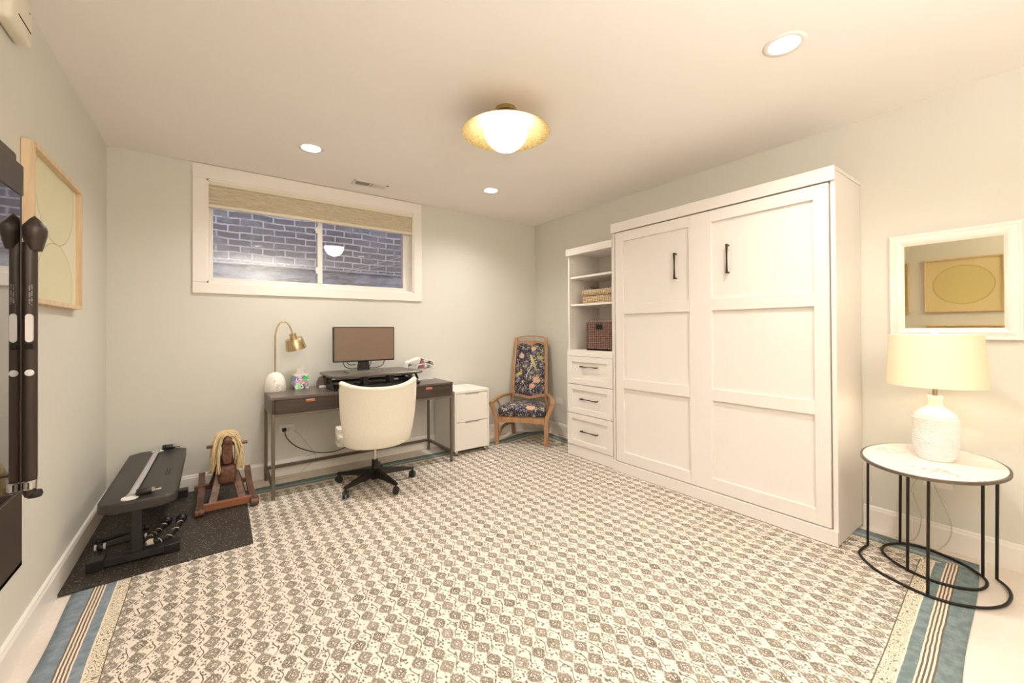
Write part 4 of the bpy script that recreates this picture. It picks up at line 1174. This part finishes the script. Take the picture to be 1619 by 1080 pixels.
# ------------------------------------------------------------------ outlets
def outlet(name, c, wall, lab, vert=False, w=.115, h=.075):
    o = thing(name, lab, 'outlet', c)
    def pl(a0, a1, z0, z1, d0, d1, nm, m, par, bev=.0015):
        b = B()
        if wall == 'back': box(b, c[0]+a0, c[0]+a1, c[1]-d1, c[1]-d0, c[2]+z0, c[2]+z1, bev)
        else: box(b, c[0]-d1, c[0]-d0, c[1]+a0, c[1]+a1, c[2]+z0, c[2]+z1, bev)
        return obj(nm, b, m, par)
    p = pl(-w/2, w/2, -h/2, h/2, .0005, .006, 'cover_plate', 'white_plastic', o)
    for s in (-1, 1):
        pl(s*.026-.017, s*.026+.017, -.014, .014, .006, .0075, 'receptacle', 'white_gloss', o)
    return o, pl
o, pl = outlet('wall_outlet', (.520, YB, .396), 'back', 'white double outlet with two plugs below the desk')
b = B(); box(b, .483, .515, YB-.04, YB-.0075, .380, .408, .005); PB = tag(obj('power_plug', b, 'black_plastic', origin=(.499, YB-.02, .394)), 'black plug with a sagging black cord in the left socket below the desk', 'plug')
b = B(); box(b, .531, .566, YB-.038, YB-.0075, .370, .405, .006); PW = tag(obj('power_plug', b, 'white_plastic', origin=(.548, YB-.02, .39)), 'white plug with a thin pale cord in the right socket below the desk', 'plug')
outlet('wall_outlet', (XR, 3.60, .395), 'right', 'white outlet on the right wall beside the armchair')
outlet('wall_outlet', (XR, .455, .375), 'right', 'white outlet on the right wall behind the oval side table')
cable('power_cord', [(.499, YB-.035, .385), (.52, YB-.07, .32), (.60, YB-.09, .24), (.75, YB-.09, .17), (.90, YB-.09, .155), (1.02, YB-.09, .20), (1.10, YB-.09, .30), (1.14, YB-.08, .50), (1.15, YB-.03, .72)], .004, 'dark_cord', '', par=PB)
cable('power_cord', [(.548, YB-.036, .385), (.60, YB-.04, .36), (.68, YB-.05, .24), (.74, YB-.06, .13), (.66, YB-.08, .06), (.58, YB-.10, .012), (.42, YB-.14, .012), (.40, YB-.16, .012), (.385, YB-.17, .2), (.38, YB-.20, .61)], .0022, 'pale_cord', '', par=PW)

# ------------------------------------------------------------------ ceiling fixtures
FXx, FYy = 1.418, 1.987
fx = thing('ceiling_light', 'flush ceiling light with a gold dish and a glowing white globe', 'ceiling light', (FXx, FYy, H))
b = B(); lathe(b, [(0, H-.0005), (.062, H-.0005), (.064, H-.004), (.064, H-.024), (.05, H-.028), (.03, H-.03), (.03, H-.075), (0, H-.075)], (FXx, FYy, 0), 40); obj('canopy', b, 'brass', fx, smooth=True)
b = B(); lathe(b, [(.026, H-.062), (.10, H-.072), (.19, H-.104), (.260, H-.145), (.262, H-.148), (.259, H-.148), (.19, H-.109), (.10, H-.077), (.026, H-.067), (.026, H-.062)], (FXx, FYy, 0), 72); obj('gold_dish', b, 'gold_leaf', fx, smooth=True)
b = B(); lathe(b, [(.0, H-.074), (.05, H-.074), (.052, H-.08), (.052, H-.10), (0, H-.10)], (FXx, FYy, 0), 32); obj('globe_collar', b, 'brass', fx, smooth=True)
GZ, GR = 2.446, .131
b = B(); lathe(b, [(0, -GR)]+[(GR*math.cos(a), GR*math.sin(a)*(1 if a < 0 else .40)) for a in [-PI/2+PI*k/28 for k in range(1, 28)]]+[(0, GR*.40)], (FXx, FYy, GZ), 48); obj('glass_globe', b, 'globe_glow', fx, smooth=True)
labs = ['small round recessed light above the left half of the window', 'small round recessed light right of the ceiling vent, near the back corner', 'large bright recessed light in the ceiling at the upper right', 'recessed light in the ceiling behind the camera on the left']
for (x, y), lab in zip(HOLES, labs):
    r = thing('recessed_light', lab, 'recessed light', (x, y, H), 0, 'round recessed ceiling lights')
    b = B(); lathe(b, [(HR-.003, H+.012), (HR-.002, H-.001), (HR+.004, H-.005), (.086, H-.0035), (.088, H-.0005), (HR+.001, H-.0005)], (x, y, 0), 48); obj('trim_ring', b, 'white_plastic', r, smooth=True, angle=60)
    b = B(); lathe(b, [(HR-.002, H+.002), (HR-.004, H+.02), (.050, H+.045), (0, H+.046)], (x, y, 0), 40); obj('reflector', b, 'white_gloss', r, smooth=True)
    b = B(); lathe(b, [(0, H+.036), (.044, H+.036), (.046, H+.040)], (x, y, 0), 32); obj('lens', b, 'can_glow', r, smooth=True)
vt = thing('ceiling_vent', 'small white slotted air vent in the ceiling near the window', 'vent', (1.155, 3.745, H))
b = B()
vx0, vx1, vy0, vy1 = 1.005, 1.305, 3.685, 3.805
box(b, vx0, vx1, vy0, vy0+.016, H-.007, H-.0005, .001); box(b, vx0, vx1, vy1-.016, vy1, H-.007, H-.0005, .001); box(b, vx0, vx0+.02, vy0, vy1, H-.007, H-.0005, .001); box(b, vx1-.02, vx1, vy0, vy1, H-.007, H-.0005, .001); box(b, 1.148, 1.162, vy0, vy1, H-.007, H-.0005, .001)
obj('vent_frame', b, 'trim_paint', vt)
b = B(); box(b, vx0+.01, vx1-.01, vy0+.01, vy1-.01, H-.0022, H-.0006); obj('vent_duct', b, 'cavity', vt)
for k in range(20):
    x = vx0+.026+k*.0132
    if 1.144 < x < 1.166: continue
    ang = -.9 if x < 1.15 else .7
    b = B(); box(b, -.0045, .0045, vy0+.014, vy1-.014, -.0006, .0006, mat=Matrix.Translation((x, 0, H-.0045)) @ Matrix.Rotation(ang*.6, 4, 'Y'))
    obj('louver', b, 'trim_paint', vt)

# ------------------------------------------------------------------ light
def lamp(name, typ, loc, power, color, **kw):
    l = bpy.data.lights.new(name, typ); l.energy = power; l.color = color
    for k, v in kw.items(): setattr(l, k, v)
    o = bpy.data.objects.new(name, l); COL.objects.link(o); o.location = loc; return o
CANW = 14; FILLW = 80
for i, (x, y) in enumerate(HOLES):
    lamp('recessed_lamp', 'AREA', (x, y, H+.034), CANW, (1., .962, .93), shape='DISK', size=.085, spread=math.radians(150))
# unseen fill lamp, added behind the camera only to brighten ceiling and room
fl_ = thing('added_fill_lamp', 'unseen white fill lamp added behind the camera to brighten the ceiling', 'lamp', (0.75, -1.0, 0))
b = B(); lathe(b, [(0, 0), (.13, 0), (.135, .006), (.13, .018), (.02, .026), (0, .026)], (0.75, -1.0, .0), 40); obj('base', b, 'white_plastic', fl_, smooth=True)
b = B(); lathe(b, [(0, .02), (.012, .02), (.012, 1.60), (0, 1.60)], (0.75, -1.0, 0), 16); obj('pole', b, 'white_plastic', fl_, smooth=True)
b = B(); lathe(b, [(0, 1.60), (.05, 1.605), (.13, 1.65), (.20, 1.72), (.197, 1.722), (.128, 1.656), (.05, 1.612), (0, 1.607)], (0.75, -1.0, 0), 40); obj('bowl_shade', b, 'white_plastic', fl_, smooth=True)
ul = lamp('fill_uplight', 'AREA', (0.75, -1.0, 1.70), FILLW, (1., .962, .93), shape='DISK', size=.30); ul.rotation_euler = (PI, 0, 0)
W = bpy.data.worlds.new('dusk'); bpy.context.scene.world = W; W.use_nodes = True
bg = W.node_tree.nodes['Background']; bg.inputs[0].default_value = (.74, .80, 1., 1); bg.inputs[1].default_value = 2.2

# ------------------------------------------------------------------ camera
yaw, pitch, roll, f, sy = 0.631915, 0.0062404, -0.0055706, 647.13477, -23.34957
fv = Vector((math.sin(yaw)*math.cos(pitch), math.cos(yaw)*math.cos(pitch), math.sin(pitch)))
rv = Vector((math.cos(yaw), -math.sin(yaw), 0)); uv = rv.cross(fv)
r2 = rv*math.cos(roll)+uv*math.sin(roll); u2 = -rv*math.sin(roll)+uv*math.cos(roll)
cd = bpy.data.cameras.new('camera'); co = bpy.data.objects.new('camera', cd); COL.objects.link(co)
mw = Matrix((r2, u2, -fv)).transposed().to_4x4(); mw.translation = (0, 0, 1.25); co.matrix_world = mw
cd.sensor_fit = 'HORIZONTAL'; cd.sensor_width = 36; cd.lens = f/1619*36; cd.shift_y = sy/1619; cd.clip_start = .02
sc = bpy.context.scene; sc.camera = co
sc.view_settings.view_transform = 'Standard'; sc.view_settings.look = 'None'; sc.view_settings.gamma = 1; sc.view_settings.use_curve_mapping = False
sc.view_settings.exposure = .13
sc.cycles.max_bounces = 12; sc.cycles.diffuse_bounces = 6; sc.cycles.use_denoising = True
sc.cycles.sample_clamp_indirect = 8
